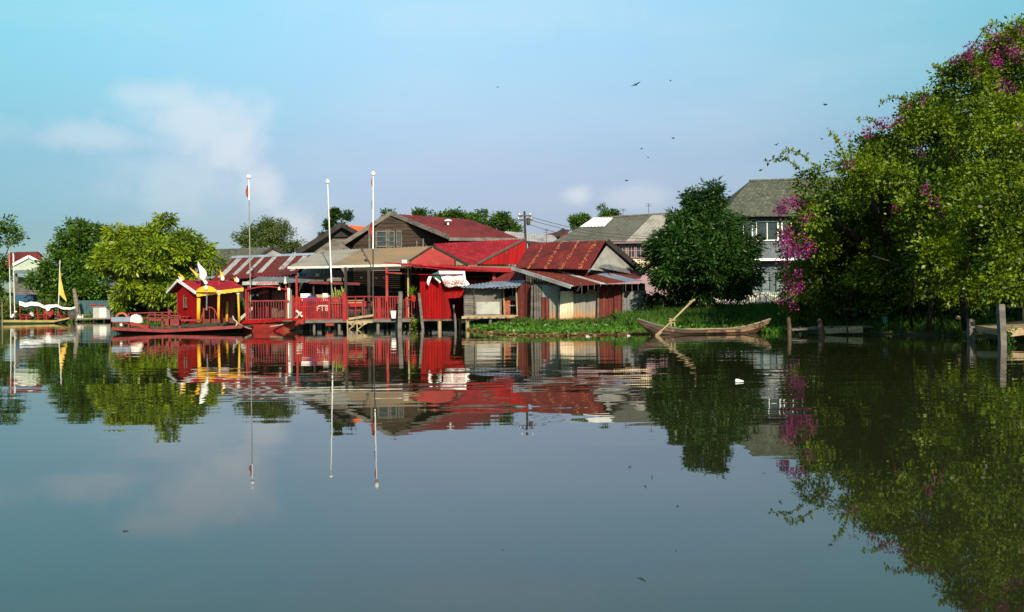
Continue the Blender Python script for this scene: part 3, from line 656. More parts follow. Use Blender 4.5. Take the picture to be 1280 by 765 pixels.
for i in range(nb):      # horizontal boards of the gable and wall below, one board above the other
    z1 = ga.z-(i+.08)*(ga.z-1.0)/nb; z0 = ga.z-(i+1)*(ga.z-1.0)/nb
    def xl(z, s): 
        e = gl if s < 0 else gr
        return e.x if z < e.z else e.x+(ga.x-e.x)*(z-e.z)/(ga.z-e.z)
    g.poly([(xl(z0, -1), y, z0), (xl(z0, 1), y, z0), (xl(z1, 1), y+.03, z1), (xl(z1, -1), y+.03, z1)], (0, .05, 0))
g.build('gable_wall', M['wood'], t)
sw = MB(); sw.boards((gr.x, y+.1, 1), (gr.x+3.9, y+.6, 1), EL.z-1.2, 18, .05); sw.build('side_wall', M['wood'], t); sw = MB(); sw.poly([(gl.x, y+.1, 1), (gl.x, y+7, 1), (gl.x, y+7, gl.z), (gl.x, y+.1, gl.z)], (.08, 0, 0)); sw.build('side_wall', M['wood'], t)
po = MB()
for px, pt in ((462, 288), (470, 289), (483, 287), (486, 287), (529, 298), (521, 301)): po.beam(P(px, pt, 57.05), P(px, 312, 57.05), .08 if px not in (462, 494) else .14)
po.split('batten', M['woodgrey'], t)
for (a, b_, p) in ((471, 484, 1), (486, 493, 1), (496, 502, 2)):
    x0, x1 = P(a, 300, 57.1).x, P(b_, 300, 57.1).x; window(t, x0, x1, P(480, 308, 57).z, P(480, 289, 57).z, 57.12, 'woodgrey', 'glass', cols=1 if p == 1 else 2, rows=3, name='window')
vn = MB(); q = P(560, 275.5, 57.5); vn.lathe(V3(q, 0, 0, -.3), [(.07, 0), (.07, .25)], 8); vn.lathe(V3(q, 0, 0, -.05), [(.26, 0), (.24, .06), (.05, .14)], 10); vn.build('roof_vent', M['white'], t)

# ---- grey house with an orange roof
t = thing('orange_roofed_house', 'dark gabled house with a bright orange tiled roof, left of the large wooden house', 'house', G(425, 63, .8))
a, ap, c = P(371, 316.5, 62), P(427, 281, 62.4), P(452, 294, 62)
r = MB(); r.corr(c, V3(c, 4, 6, 0), V3(ap, 4.6, 5.5, .0), ap, pitch=.3, amp=.03, th=.06); r.build('roof', M['orange'], t)
r = MB(); r.poly([a, ap, V3(ap, 4.6, 5.5), V3(a, 3, 6)], (0, 0, -.06)); r.build('roof', M['greyroof'], t)
b_ = MB(); rake(b_, V3(a, 0, -.1), V3(ap, 0, -.1), .34, .08); rake(b_, V3(ap, 0, -.1), V3(c, 0, -.1), .3, .08); b_.build('barge_board', M['woodblack'], t)
g = MB(); g.poly([(a.x+.7, 62.9, 1), (c.x-.2, 62.9, 1), (c.x-.2, 62.9, c.z), (ap.x, 62.9, ap.z-.25), (a.x+.7, 62.9, a.z+.2)], (0, .08, 0)); g.build('wall', M['woodgrey'], t)
g = MB(); zb = P(430, 294, 62.5).z; g.poly([(P(414, 294, 62.5).x, 62.7, zb-.1), (c.x, 62.7, zb-.1), (ap.x, 62.7, ap.z-.2)], (0, .08, 0)); g.build('gable_wall', M['woodblack'], t)

# ---- mossy grey roofed house at the back left
t = thing('grey_roofed_house', 'low house with a mossy grey-green roof and small dark gable, behind the red striped roof', 'house', G(310, 70, .8))
a, b_, c, d = P(255, 345, 67), P(352, 338, 67), P(338, 309.5, 70.5), P(262, 311.5, 70.5)
r = MB(); r.corr(a, b_, c, d, pitch=.35, amp=.03, th=.05); r.poly([d, c, V3(c, 1, 4, -1.6), V3(d, -1, 4, -1.6)], (0, 0, -.05)); r.build('roof', M['greenroof'], t)
g = MB(); q0, q1, q2 = P(325, 320, 66.8), P(341, 309.5, 66.8), P(360, 318, 66.8); rake(g, q0, q1, .18); rake(g, q1, q2, .22); g.build('barge_board', M['woodblack'], t)
g = MB(); g.poly([V3(q0, .1, .1), V3(q2, -.1, .1), V3(q1, 0, .1, -.1)], (0, .08, 0)); g.build('gable_wall', M['paleroof'], t)
g = MB(); g.boards(zat(V3(a, .3, .2), .8), zat(V3(b_, -.3, .2), .8), a.z-1.0, 16, .05); g.build('wall', M['woodgrey'], t)

# ---- warehouse with the striped rusty roof
t = thing('striped_roof_shed', 'long open shed with a rusty roof of alternating maroon and pale sheets', 'shed', G(320, 56, .5))
a, b_, c, d = P(263, 350.5, 51), P(369, 343, 51), P(391, 318.5, 56), P(292, 322.5, 56)
def stp(u, v):
    k = int(u*13.2+.35); e = (.05, .12, .0, .22, .1, .2, .3, .18, 0, 0, .25, .3, .2, .3)[k]
    if k in (1, 3, 5, 7, 10, 12) and v > e and (u*13.2+.35-k) < .8: return 1
    return 2 if v < .2 else 0
r = MB(); r.corr(a, b_, c, d, pitch=.2, amp=.03, th=.02, rows=10, stripes=stp, jag=.25); r.build('roof', [M['rust2'], M['whitesheet'], M['rust']], t)
r = MB(); r.beam(V3(d, -.1, 0, .05), V3(c, .15, 0, .05), .3, .14); r.build('ridge_cap', M['bluezinc'], t)
r = MB(); r.corr(V3(d, 0, 3.5, -1.4), V3(c, 0, 3.5, -1.4), c, d, pitch=.2, amp=.03, th=.02); r.build('roof', M['rust2'], t)
r = MB()
for px in (272, 300, 330, 362):
    q = P(px, 350, 51.6); r.beam(zat(q, .2), zat(q, q.z-.05), .14)
    q = V3(q, 1.2, 4.2); r.beam(zat(q, .4), zat(q, 3.6), .14)
r.split('post', M['woodblack'], t)
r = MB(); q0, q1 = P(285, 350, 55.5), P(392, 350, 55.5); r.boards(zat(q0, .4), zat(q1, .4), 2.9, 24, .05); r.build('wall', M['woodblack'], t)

# ---- grey canopy strip with the faded lettering
t = thing('shop_canopy', 'long grey sheet canopy with faded red lettering over the red boat and railing', 'canopy', G(345, 50, .6))
r = MB(); q0, q1 = P(302, 353.5, 48.3), P(398, 353.5, 48.3); r.corr(V3(q0, 0, 0, -.02), V3(q1, 0, 0, .05), V3(q1, .3, 2.2, .4), V3(q0, .3, 2.2, .4), pitch=.2, amp=.02); r.build('roof', M['zinc'], t)
r = MB(); r.poly([P(303, 356.3, 48.2), P(348, 356, 48.2), P(348, 352, 48.2), P(303, 352, 48.2)], (0, .04, 0)); s_ = r.build('signboard', M['whiteboard'], t)
text_obj('lettering', 'LANTHITHELA', .19, V3(P(334, 354, 48.2), 0, -.012), M['redink'], s_)
r = MB(); r.beam(P(386, 353, 48.2), P(450, 355, 48.6), .06, .14); r.build('gutter', M['rust'], t)
r = MB()
for px in (303, 350, 392): q = P(px, 355, 48.5); r.beam(zat(q, .5), q, .09)
r.split('post', M['woodblack'], t)

# ---- pile of roofing sheets / lean-to behind the railing
t = thing('lean_to_shelter', 'cluttered grey lean-to with a blue sign, left of the dark louvred veranda', 'shelter', G(400, 53, .6))
r = MB(); r.corr(P(371, 345, 51.2), P(432, 347, 51.2), P(424, 331, 53.5), P(384, 333, 53.5), pitch=.25, amp=.02); r.build('roof', M['paleroof'], t)
r = MB(); r.corr(P(408, 335, 50.6), P(430, 340.5, 50.6), P(420, 333.5, 51.2), P(402, 331.5, 51.2), pitch=.2, amp=.02); r.build('loose_sheet', M['zinc'], t)
r = MB(); r.poly([P(374, 346.5, 50.9), P(382, 346.5, 50.9), P(382, 342, 50.9), P(374, 342, 50.9)], (0, .04, 0)); r.build('signboard', M['blue'], t)
r = MB(); r.poly([P(371, 347, 50.88), P(373.7, 347, 50.88), P(373.7, 341, 50.88), P(371, 341, 50.88)], (0, .04, 0)); r.build('signboard', M['white'], t)
r = MB(); r.poly([P(382.3, 346.5, 50.9), P(396, 346.5, 50.9), P(396, 342.3, 50.9), P(382.3, 342.3, 50.9)], (0, .04, 0)); r.build('signboard', M['zinc'], t)
r = MB(); r.box(P(397, 344, 50.7), (.22, .2, .2)); r.build('lamp_box', M['offwhite'], t)
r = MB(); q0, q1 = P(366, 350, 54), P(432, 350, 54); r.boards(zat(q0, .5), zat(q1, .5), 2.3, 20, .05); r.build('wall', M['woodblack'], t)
r = MB()
for px in (372, 400, 428): q = P(px, 347, 51.3); r.beam(zat(q, .5), q, .1)
r.split('post', M['woodblack'], t)

# ---- veranda house: tan roof, red gable, red roofs, dark louvred wall
t = thing('veranda_house', 'red and tan roofed waterfront house with a dark louvred veranda, standing over the red railing', 'house', G(500, 53, .5))
a, b_, c, d = P(413, 332.5, 48.0), P(509, 330, 48.0), P(541, 307.5, 52.5), P(452, 311, 53.5)
r = MB(); r.corr(a, b_, c, d, pitch=.22, amp=.018, th=.03, rows=4); r.build('roof', M['tan'], t, label='tan corrugated roof')
r = MB(); a2, d2 = P(360, 333.5, 49.0), P(400, 313.5, 54.0); r.corr(a2, V3(a, .02, .05, .01), V3(d, .02, .05, .01), d2, pitch=.22, amp=.018, th=.03, rows=4); r.build('roof', M['paleroof'], t, label='pale grey part of the roof')
r = MB(); r.beam(V3(a, -.1, -.05, -.05), V3(b_, 0, -.05, -.05), .05, .12); r.beam(V3(a2, 0, -.05, -.05), V3(a, 0, 0, -.06), .05, .12); r.build('eave_board', M['offwhite'], t)
# red gable
gl, ga, gr = P(506, 330.5, 48.6), P(541, 308, 49.0), P(583, 331, 48.6)
m1_ = V3(gr, -.0); tl = gr.lerp(ga, .33)
r = MB(); r.poly([gl, zat(tl, gr.z), tl, ga], (0, .06, 0)); 
r.build('gable_wall', M['redboard'], t)
r = MB(); r.poly([V3(zat(tl, gr.z), .02), gr, V3(tl, .02)], (0, .06, 0)); r.build('gable_panel', M['tan'], t)
r = MB(); rake(r, V3(gl, 0, -.06, .03), V3(ga, 0, -.06, .03), .09); rake(r, V3(ga, 0, -.06, .03), V3(gr, .1, -.06, 0), .12); r.beam(V3(tl, 0, -.05), V3(zat(tl, gr.z), 0, -.05), .08); r.build('barge_board', M['woodblack'], t)
r = MB(); r.beam(V3(ga, 0, -.05), zat(V3(ga, .02, -.05), gr.z), .05); r.build('batten', M['tan'], t)
r = MB(); r.poly([V3(ga, 0, .05), V3(gr, .1, .05), V3(gr, .1, 4.5), V3(ga, 0, 4.5)], (0, 0, -.05)); r.poly([V3(ga, 0, .05), V3(ga, 0, 4), V3(gl, 0, 4), V3(gl, 0, .05)], (0, 0, -.05)); r.build('roof', M['redroof'], t, label='red roof running back from the gable')
# wide red roof and the right half gable
a, b_, c, d = P(583, 330.5, 49.5), P(657, 330.5, 49.5), P(657, 298.5, 54.5), P(546, 304.5, 54.5)
r = MB(); r.corr(V3(a, -.6, 0), b_, c, V3(d, -.2), pitch=.22, amp=.018, th=.03, rows=3); r.build('roof', M['redroof'], t, label='broad bright red roof')
h0, h1, h2 = P(597, 330.5, 48.6), P(657, 299.5, 48.9), P(657, 330.5, 48.6)
r = MB(); r.poly([h0, h2, h1], (0, .06, 0)); r.build('gable_wall', M['redsheet'], t)
r = MB(); rake(r, V3(h0, 0, -.06, .05), V3(h1, 0, -.06, .05), .13); 
for px in (616, 633, 645): q = P(px, 331, 48.5); top = h0.lerp(h1, (px-597)/60); r.beam(zat(top, top.z-.05)+Vector((0, -.03, 0)), V3(zat(top, h0.z), 0, -.03), .05)
r.build('barge_board', M['darkmetal'], t)
r = MB(); r.poly([h0, h1, V3(h1, 0, 5.6), V3(h0, 0, 1)], (0, 0, -.05)); r.build('roof', M['redroof'], t)
# front canopy with red fascia
a, b_, c, d = P(505, 332.8, 46.6), P(646, 338.0, 46.2), P(643, 331.8, 49.4), P(500, 329.8, 49.4)
r = MB(); r.corr(a, b_, c, d, pitch=.22, amp=.018, th=.03, rows=2); r.build('roof', M['tan'], t, label='low tan canopy roof')
r = MB(); r.poly([P(480, 328.6, 46.4), P(560, 338.0, 46.4), P(640, 340.5, 46.0), P(640, 335.5, 46.0), P(560, 331.8, 46.4), P(480, 327.6, 46.4)], (0, .05, 0)); r.build('fascia', M['redroof'], t)
r = MB(); r.box(P(505, 327.5, 47.8), (.28, .25, .22), .3); r.build('roof_lamp', M['offwhite'], t)
# walls and posts of the veranda
r = MB(); q0, q1 = P(432, 350, 52), P(483, 350, 52); r.boards(zat(q0, .57), zat(q1, .57), 2.75, 26, .04, .02, horizontal=True); r.build('louvred_wall', M['woodblack'], t)
r = MB(); q0, q1 = P(484, 350, 52), P(503, 350, 52); r.boards(zat(q0, .57), zat(q1, .57), 2.75, 22, .04, .02, horizontal=True); r.build('louvred_wall', M['woodblack'], t)
r = MB(); q0, q1 = P(516, 350, 52), P(530, 350, 52); r.boards(zat(q0, .57), zat(q1, .57), 2.75, 22, .04, .02, horizontal=True); r.build('louvred_wall', M['woodblack'], t)
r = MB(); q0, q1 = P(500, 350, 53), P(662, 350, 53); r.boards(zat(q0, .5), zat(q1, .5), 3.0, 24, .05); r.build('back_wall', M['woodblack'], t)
for px, mt, w in ((461, 'woodblack', .14), (432, 'woodblack', .14), (483.5, 'redboard', .13), (510, 'woodpale', .09), (617.5, 'redboard', .16), (656, 'rust', .10)):
    r = MB(); D = 47.5 if px < 600 else 46.6; q = P(px, 334 if px < 600 else 338, D); r.beam(zat(q, .57), q, w); r.split('post', M[mt], t)
r = MB(); r.beam(P(484, 341, 47.6), P(531, 343, 47.6), .07); r.beam(P(585, 352, 48), P(640, 353, 48), .12, .18); r.beam(P(585, 346, 49), P(612, 345.5, 49), .1); r.beam(P(626, 345.5, 48), P(640, 345.5, 48), .12, .1); r.beam(P(616, 346, 48), P(632, 344, 48), .09)
r.split('beam', M['redboard'], t)
for px in (416, 459, 490, 497): pass
for (px, py) in ((452, 346), (471, 346.5), (480, 346), (424, 338)):
    q = P(px, py, 51.6); r = MB(); r.lathe(V3(q, 0, -.1, -.08), [(.03, .1), (.07, .06), (.08, 0), (.03, -.03)], 8); r.build('bulb', M['white'], t)

# ---- red sheet cabin beside the veranda
t = thing('red_metal_cabin', 'bright red corrugated metal cabin on stilts with the white banner hung over it', 'cabin', G(552, 46, 0))
D = 45.4
r = MB(); zf = P(550, 398.5, D).z; zt = P(550, 344, D).z
xa, xb, xc = P(525, 370, D).x, P(556, 370, D).x, P(580, 370, D).x
r.corr((xa, D, zf), (xb, D, zf), (xb, D, zt), (xa, D, zt), pitch=.14, amp=.018, rows=2)
r.build('wall_sheet', M['redsheet'], t)
r = MB(); ztop2 = P(570, 373, D).z; x1 = P(560, 370, D).x  # gap cut to the outline of the shadow the plank hut casts
r.poly([(xb, D-.01, zf), (P(566, 398, D).x, D-.01, zf), (x1, D-.01, ztop2), (xc, D-.01, ztop2+.05), (xc, D-.01, zt), (xb, D-.01, zt)], (0, .03, 0)); r.build('wall_sheet', M['redsheet'], t, label='flat red sheet cut away in the shape of the hut shadow')
r = MB(); r.poly([(xc, D, zf), (xc, D+2.5, zf), (xc, D+2.5, zt), (xc, D, zt)], (-.03, 0, 0)); r.build('side_wall', M['redsheet'], t); r = MB(); r.poly([(xa, D, zf), (xa, D+2.5, zf), (xa, D+2.5, zt), (xa, D, zt)], (.03, 0, 0)); r.poly([(xa, D+2.5, zf), (xc, D+2.5, zf), (xc, D+2.5, zt), (xa, D+2.5, zt)], (0, -.03, 0)); r.build('side_wall', M['redsheet'], t)
r = MB(); r.box(((xa+xc)/2, D+1.25, zf-.06), (xc-xa, 2.5, .1)); r.build('floor', M['deck'], t); r = MB(); r.box(((xa+xc)/2, D+.5, zt+.02), (xc-xa, 2.2, .03)); r.build('roof', M['redsheet'], t)
for px, mt, w, dx in ((549.5, 'woodpale', .2, 0), (528, 'woodgrey', .12, 0), (575, 'woodgrey', .12, 0)):
    r = MB(); q = P(px, 400, D+.1); r.tube([zat(V3(q, dx), -.4), zat(q, zf-.1)], w/2, 8); r.build('stilt', M[mt], t)
for px in (532, 552, 572):
    r = MB(); q = P(px, 400, D+2.2); r.tube([zat(q, -.4), zat(q, zf-.1)], .06, 6); r.build('stilt', M['woodblack'], t)
# ---- banner
t = thing('banner', 'white cloth banner with red lettering and a green corner, draped over the red metal cabin', 'banner', P(560, 340, 45))
def sheet(name, uvpts, D, mt, parent, nx=14, nz=8, fold=.05, th=.01):
    """cloth hung between four corners, with folds and a sagging edge"""
    tl_, tr_, br_, bl_ = [P(a, b_, D) for a, b_ in uvpts]; m = MB(); vs = []
    for j in range(nz+1):
        for i in range(nx+1):
            u, v = i/nx, j/nz; p = tl_.lerp(tr_, u).lerp(bl_.lerp(br_, u), v)
            p.y += fold*math.sin(u*13+v*3)-.12*v*(1-v)*2; p.z -= .10*math.sin(u*math.pi)*v+.04*math.sin(u*9)*v; vs.append(p)
    fs = [(j*(nx+1)+i, (j+1)*(nx+1)+i, (j+1)*(nx+1)+i+1, j*(nx+1)+i+1) for j in range(nz) for i in range(nx)]
    m.add(vs, fs); o = m.build(name, mt, parent, smooth=True)
    return o
cl_ = sheet('cloth', [(548, 338.5), (581, 339), (583, 355.5), (556, 357)], 45.0, M['cloth'], t)
cl2 = sheet('cloth_corner', [(581, 350), (582, 349), (587, 354.5), (581, 357)], 45.02, M['cloth'], t, 5, 4)
cl3 = sheet('green_cloth', [(537, 344), (548.5, 338.8), (551, 350), (542, 347)], 44.98, M['teal'], t, 6, 5)
cl3 = sheet('cloth_trim', [(536, 345), (540, 344.5), (536, 356), (533.5, 352)], 44.97, M['cloth'], t, 4, 5, .02)
cl3 = sheet('cloth_trim', [(541, 345.5), (544, 346.5), (551, 351.5), (549, 351.5)], 44.96, M['cloth'], t, 4, 3, .02)
text_obj('lettering', 'Jom Dyana', .24, P(567, 350.6, 44.74), M['redink'], t, slant=.2, ext=.01)
text_obj('lettering', 'Semadily rad', .20, P(568.5, 354.6, 44.74), M['redink'], t, slant=.2, ext=.01)

# ---- grey hut on stilts
t = thing('plank_hut', 'small grey plank hut on stilts with a white board and a sagging blue-grey tin awning', 'hut', G(612, 44, 0))
D = 43.2; zf = P(610, 394, D).z; z1 = P(610, 357, D).z
r = MB(); q0, q1 = P(579.5, 380, D), P(592, 380, D); r.boards(zat(q0, zf), zat(q1, zf), z1-zf, 12, .04, .015, horizontal=True); r.build('plank_wall', M['woodgrey'], t)
r = MB(); q1, q2 = P(593, 380, D), P(626, 380, D)
r.poly([(q1.x, D, zf), (P(627, 380, D).x, D, zf), (P(627, 380, D).x, D, P(615, 361, D).z), (q1.x, D, P(600, 361, D).z)], (0, .03, 0)); r.build('plywood_wall', M['woodgrey'], t)
r = MB(); r.poly([P(595.5, 393, D-.03), P(625, 393, D-.03), P(624.5, 377, D-.03), P(595.5, 377.5, D-.03)], (0, .02, 0)); r.build('white_board', M['whiteboard'], t)
r = MB(); r.beam(P(600, 364.5, D-.03), P(625, 364, D-.03), .03, .16); r.build('slat', M['woodgrey'], t)
r = MB(); r.box(((q0.x+P(655, 380, D).x)/2, D+1.2, zf-.04), (P(655, 380, D).x-q0.x, 2.5, .07)); r.beam((q0.x-.1, D-.05, zf-.1), (P(643, 380, D).x, D-.05, zf-.1), .08, .12); r.build('floor', M['woodpale'], t)
for px in (586, 595, 603, 612, 622, 633):
    r = MB(); r.box((P(px, 394, D).x, D-.1, zf-.12), (.07, .3, .07)); r.build('joist', M['woodgrey'], t)
for px, pb, w, mt in ((584, 411, .10, 'woodpale'), (612.5, 409, .09, 'woodgrey'), (631, 407, .06, 'woodgrey'), (645, 406, .05, 'woodgrey')):
    r = MB(); q = P(px, 395, D+.1); r.tube([zat(V3(q, random.uniform(-.1, .05)), -.3), zat(q, zf-.07)], [w, w*.9], 8); r.build('stilt', M[mt], t)
for px, pt, mt in ((629, 361, 'woodpale'), (645, 360, 'woodpale'), (653, 358, 'woodgrey')):
    r = MB(); q = P(px, pt, D); r.tube([zat(V3(q, .05), zf), zat(q, q.z+.1)], .045, 7); r.split('post', M[mt], t)
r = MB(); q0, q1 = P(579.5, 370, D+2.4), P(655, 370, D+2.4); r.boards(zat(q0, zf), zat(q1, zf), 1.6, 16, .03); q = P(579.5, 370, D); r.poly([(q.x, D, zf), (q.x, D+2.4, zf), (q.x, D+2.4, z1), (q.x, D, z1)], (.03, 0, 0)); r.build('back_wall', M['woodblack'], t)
r = MB(); r.corr(P(576, 359, 42.6), P(619, 360, 42.6), P(620, 351.5, 44.6), P(580, 357, 44.4), pitch=.18, amp=.022, rows=4); r.build('awning_sheet', M['bluezinc'], t)
r = MB(); r.corr(P(606, 359.5, 42.5), P(650, 356.5, 42.6), P(657, 350, 44.6), P(618, 352, 44.7), pitch=.18, amp=.022, rows=4); r.build('awning_sheet', M['bluezinc'], t)
r = MB(); r.corr(P(622, 360.5, 42.3), P(647, 358.6, 42.3), P(652, 355, 43.2), P(630, 357, 43.2), pitch=.18, amp=.022, rows=2); r.build('awning_sheet', M['zinc'], t)
r = MB(); r.corr(P(607, 354.5, 44.7), P(655, 350.2, 44.7), P(655, 333, 46.5), P(639, 339, 46.5), pitch=.18, amp=.022, rows=2); r.build('awning_sheet', M['rust'], t, label='rusty red sheet sloping above the awning')
# things kept inside the hut opening
ch = thing('metal_chair', 'worn grey metal chair in the open right end of the plank hut', 'chair', (P(641, 390, 43.6).x, 43.6, zf))
q = ch.location
r = MB()
for dx in (-.2, .2):
    for dy in (-.2, .2): r.tube([q+Vector((dx, dy, 0)), q+Vector((dx, dy, .45 if dy < 0 else .95))], .018, 6)
r.build('frame', M['zinc'], ch)
r = MB(); r.box(q+Vector((0, 0, .46)), (.44, .44, .04)); r.build('seat', M['zinc'], ch)
r = MB(); r.box(q+Vector((0, .2, .82)), (.4, .03, .24)); r.build('backrest', M['zinc'], ch)
bx1 = thing('wooden_crate', 'brown crate standing on the hut floor beside the metal chair', 'crate', (P(633, 390, 43.5).x, 43.6, zf))
r = MB(); r.boards(bx1.location+Vector((-.2, -.2, 0)), bx1.location+Vector((.2, -.2, 0)), .9, 6, .03, horizontal=True); r.boards(bx1.location+Vector((.2, -.2, 0)), bx1.location+Vector((.2, .2, 0)), .9, 6, .03, horizontal=True); r.box(bx1.location+Vector((0, .05, .44)), (.34, .3, .86)); r.build('slats', M['rustorange'], bx1)

# ---- rusty shed on the right of the village
t = thing('rusty_shed', 'patched shed of rusty and cream metal sheets beside the mat of weed', 'shed', G(715, 43, .3))
C0 = P(736, 336.5, 41.0); L0 = P(643, 335, 43.2); R1 = P(757, 300.5, 43.0); R0 = P(664, 303.5, 46.0); RR = P(806, 341.5, 44.2)
def st2(u, v):
    for k, c in enumerate((.20, .42, .64, .87)):
        q = random.Random(int(v*26)*5+k); 
        if abs(u-c+(q.random()-.5)*.03) < .002+.026*q.random()**2: return 1
    return 0
r = MB(); r.corr(L0, C0, R1, R0, pitch=.14, amp=.014, rows=26, jag=.1, stripes=st2); r.build('upper_roof', [M['rust'], M['rustlight']], t)
r = MB(); r.poly([R0, R1, RR, V3(L0, 3.2, 3.6, 0)], (0, 0, -.04)); r.beam(V3(R1, .08, -.1, -.05), V3(RR, 0, -.1, 0), .1, .24); r.build('rear_roof', M['woodblack'], t)
r = MB(); r.poly([V3(C0, .1, .1, -.02), V3(RR, -.3, -.1, -.1), V3(R1, .1, .12, -.2)], (-.03, .05, 0)); r.build('gable_wall', M['palegable'], t, label='pale grey gable sheet')
r = MB(); r.corr(P(749, 334, 41.6), P(788, 342, 42.0), P(786, 337.5, 43), P(752, 327.5, 42.3), pitch=.2, amp=.008, rows=1); r.build('loose_sheet', M['zinc'], t)
# lower roof: sheets run down towards the front right
la, lb, lc, ld = P(639.5, 334.5, 43.4), P(713, 358, 40.0), P(802, 350.5, 40.6), P(744, 336.0, 42.8)
def st3(u, v):
    if u < .06: return 1
    if .42 < u < .50: return 1
    if .78 < u < .98: return 2
    return 0
lb1 = P(762, 353.5, 40.2)
r = MB(); r.corr(lb, lc, ld, la, pitch=.15, amp=.011, rows=6, jag=.06, stripes=st3); r.build('lower_roof', [M['rust2'], M['whitesheet'], M['bluezinc']], t)
r = MB(); r.beam(V3(la, 0, -.05, -.02), V3(lb, 0, -.05, -.02), .06, .16); r.build('edge_trim', M['whitesheet'], t)
r = MB(); r.corr(P(765, 348, 41.2), P(800, 348, 41.0), P(806, 339, 43.5), P(752, 333.5, 43), pitch=.2, amp=.008, rows=2); r.build('loose_sheet', M['rust2'], t)
def panel(x0, x1, ytop, ybot, D0, D1, mt, nm='wall_sheet', dz=0, lab=None):
    a, b_ = P(x0, ybot, D0), P(x1, ybot, D1); zt0 = P(x0, ytop, D0).z; zt1 = P(x1, ytop, D1).z
    m = MB(); m.corr(a, b_, zat(b_, zt1), zat(a, zt0), pitch=.13, amp=.014, rows=1); return m.build(nm, M[mt], t, label=lab)
for (x0, x1, yt, yb_, D0, D1, mt) in [(655, 663, 352, 404, 43, 42.6, 'rust2'), (663, 667.5, 356, 405, 42.4, 42.3, 'woodblack'), (667.5, 677, 356, 404, 42.2, 42, 'woodgrey'), (677, 686.5, 372, 404.5, 41.95, 41.8, 'rust2'), (677, 686.5, 356, 373, 42, 41.9, 'zinc'),
        (686.5, 699, 357, 404, 41.8, 41.6, 'greybase'), (699, 717, 364, 405, 41.5, 41.5, 'cream'), (717, 732.5, 367, 403, 41.6, 41.6, 'greybase'), (732.5, 749, 367, 402.5, 41.7, 41.7, 'greybase'),
        (749, 757, 358, 398, 41.6, 41.6, 'rust2'), (757, 768, 357, 396, 41.7, 41.7, 'rust2'), (768, 779, 356, 394, 41.6, 41.6, 'rust2'), (779, 792, 364, 392, 42.6, 42.6, 'zinc'), (792, 808, 363, 392, 42.7, 42.7, 'zinc')]:
    panel(x0, x1, yt, yb_-1.5, D0, D1, mt)
r = MB(); q0 = P(647, 352, 43.1); q1 = P(655, 352, 43.0); r.boards(zat(q0, .2), zat(q1, .2), 2.0, 4, .03); r.build('board_wall', M['rust2'], t)
r = MB()
for px, D, mtp in ((665, 42.15, 0), (699, 41.4, 0), (748, 41.5, 0), (779, 41.5, 0)): q = P(px, 357, D); r.tube([zat(V3(q, -.05), .2), q], .05, 7)
r.split('post', M['woodgrey'], t)
r = MB(); q0, q1 = P(650, 380, 45), P(806, 380, 44.5); r.boards(zat(q0, .3), zat(q1, .3), 1.9, 20, .03); r.boards(zat(q1, .3), zat(P(800, 380, 42.7), .3), 1.9, 6, .03); r.build('back_wall', M['woodblack'], t)
r = MB(); r.tube([P(733, 367.2, 41.9), P(738, 364.5, 41.9), P(743, 364.5, 41.9), P(748, 367.5, 41.9)], [.08, .13, .12, .07], 8); r.build('stored_bundle', M['woodpale'], t)

# ---- grey roofed house with pink trim behind the shed
t = thing('pink_trimmed_house', 'house with a grey roof, pink trim and louvred windows, rising behind the rusty shed', 'house', G(780, 65, .9))
a, b_, c, d = P(688, 304, 61.5), P(850, 300, 61.5), P(860, 266, 67), P(745, 273, 67)
m_ = P(782, 301.2, 61.5); mc = P(815, 268.5, 67)
r = MB(); r.corr(a, m_, mc, d, pitch=.3, amp=.009, th=.04, rows=3); r.build('roof', M['greyroof'], t)
r = MB(); r.corr(V3(m_, .02), b_, c, V3(mc, .02), pitch=.3, amp=.009, th=.04, rows=3); r.build('roof', M['lightroof'], t, label='pale newer part of the roof')
r = MB(); r.poly([d, c, V3(c, 0, 6, -2), V3(d, -2, 6, -2)], (0, 0, -.05)); r.poly([a, d, V3(d, -2, 6, -2)], (0, 0, -.05)); r.beam(V3(d, 0, 0, .05), V3(c, 0, 0, .05), .2, .1); r.build('rear_roof', M['greyroof'], t)
r = MB(); r.corr(V3(d.lerp(a, .40), .05, -.12, .06), V3(d.lerp(a, .40), 1.9, -.12, .1), V3(d, 1.3, -.12, .04), V3(d, -.2, -.12, .05), pitch=.25, amp=.02, rows=1); r.build('roof_sheet', M['white'], t, label='white sheet patched onto the left of the roof')
yw = 62.1
r = MB(); x0, x1 = P(720, 320, yw).x, P(850, 320, yw).x; zt = P(780, 303.5, yw).z; r.box(((x0+x1)/2, yw+3, (1+zt)/2), (x1-x0, 6, zt-1)); r.build('wall', M['pinkwhite'], t)
r = MB(); r.beam((x0-1, yw-.5, zt+.02), (x1, yw-.5, zt+.02), .1, .22); r.build('eave_board', M['pinkwhite'], t)
for a_, b__ in ((774, 782), (785, 793), (795, 806), (808, 820)): window(t, P(a_, 310, yw).x, P(b__, 310, yw).x, P(780, 322, yw).z, P(780, 305, yw).z, yw-.02, 'pinkwhite', 'glass', 2, 2)
r = MB(); r.boards((P(765, 330, yw).x, yw-.1, P(780, 337, yw).z), (P(850, 330, yw).x, yw-.1, P(780, 337, yw).z), P(780, 324, yw).z-P(780, 337, yw).z, 30, .04, .03); r.build('slatted_panel', M['cream'], t)
def antenna(px, py, D, h, label, w=.5):
    q = P(px, py, D); m = MB(); m.tube([q, V3(q, 0, 0, h)], .02, 5)
    for k in (0.75, .88, 1): m.beam(V3(q, -w/2, 0, h*k), V3(q, w/2, 0, h*k), .02)
    m.beam(V3(q, -.0, -.3, h*.9), V3(q, 0, .3, h*.9), .02)
    return tag(m.build('tv_antenna', M['darkmetal'], loc=q), label, 'antenna')
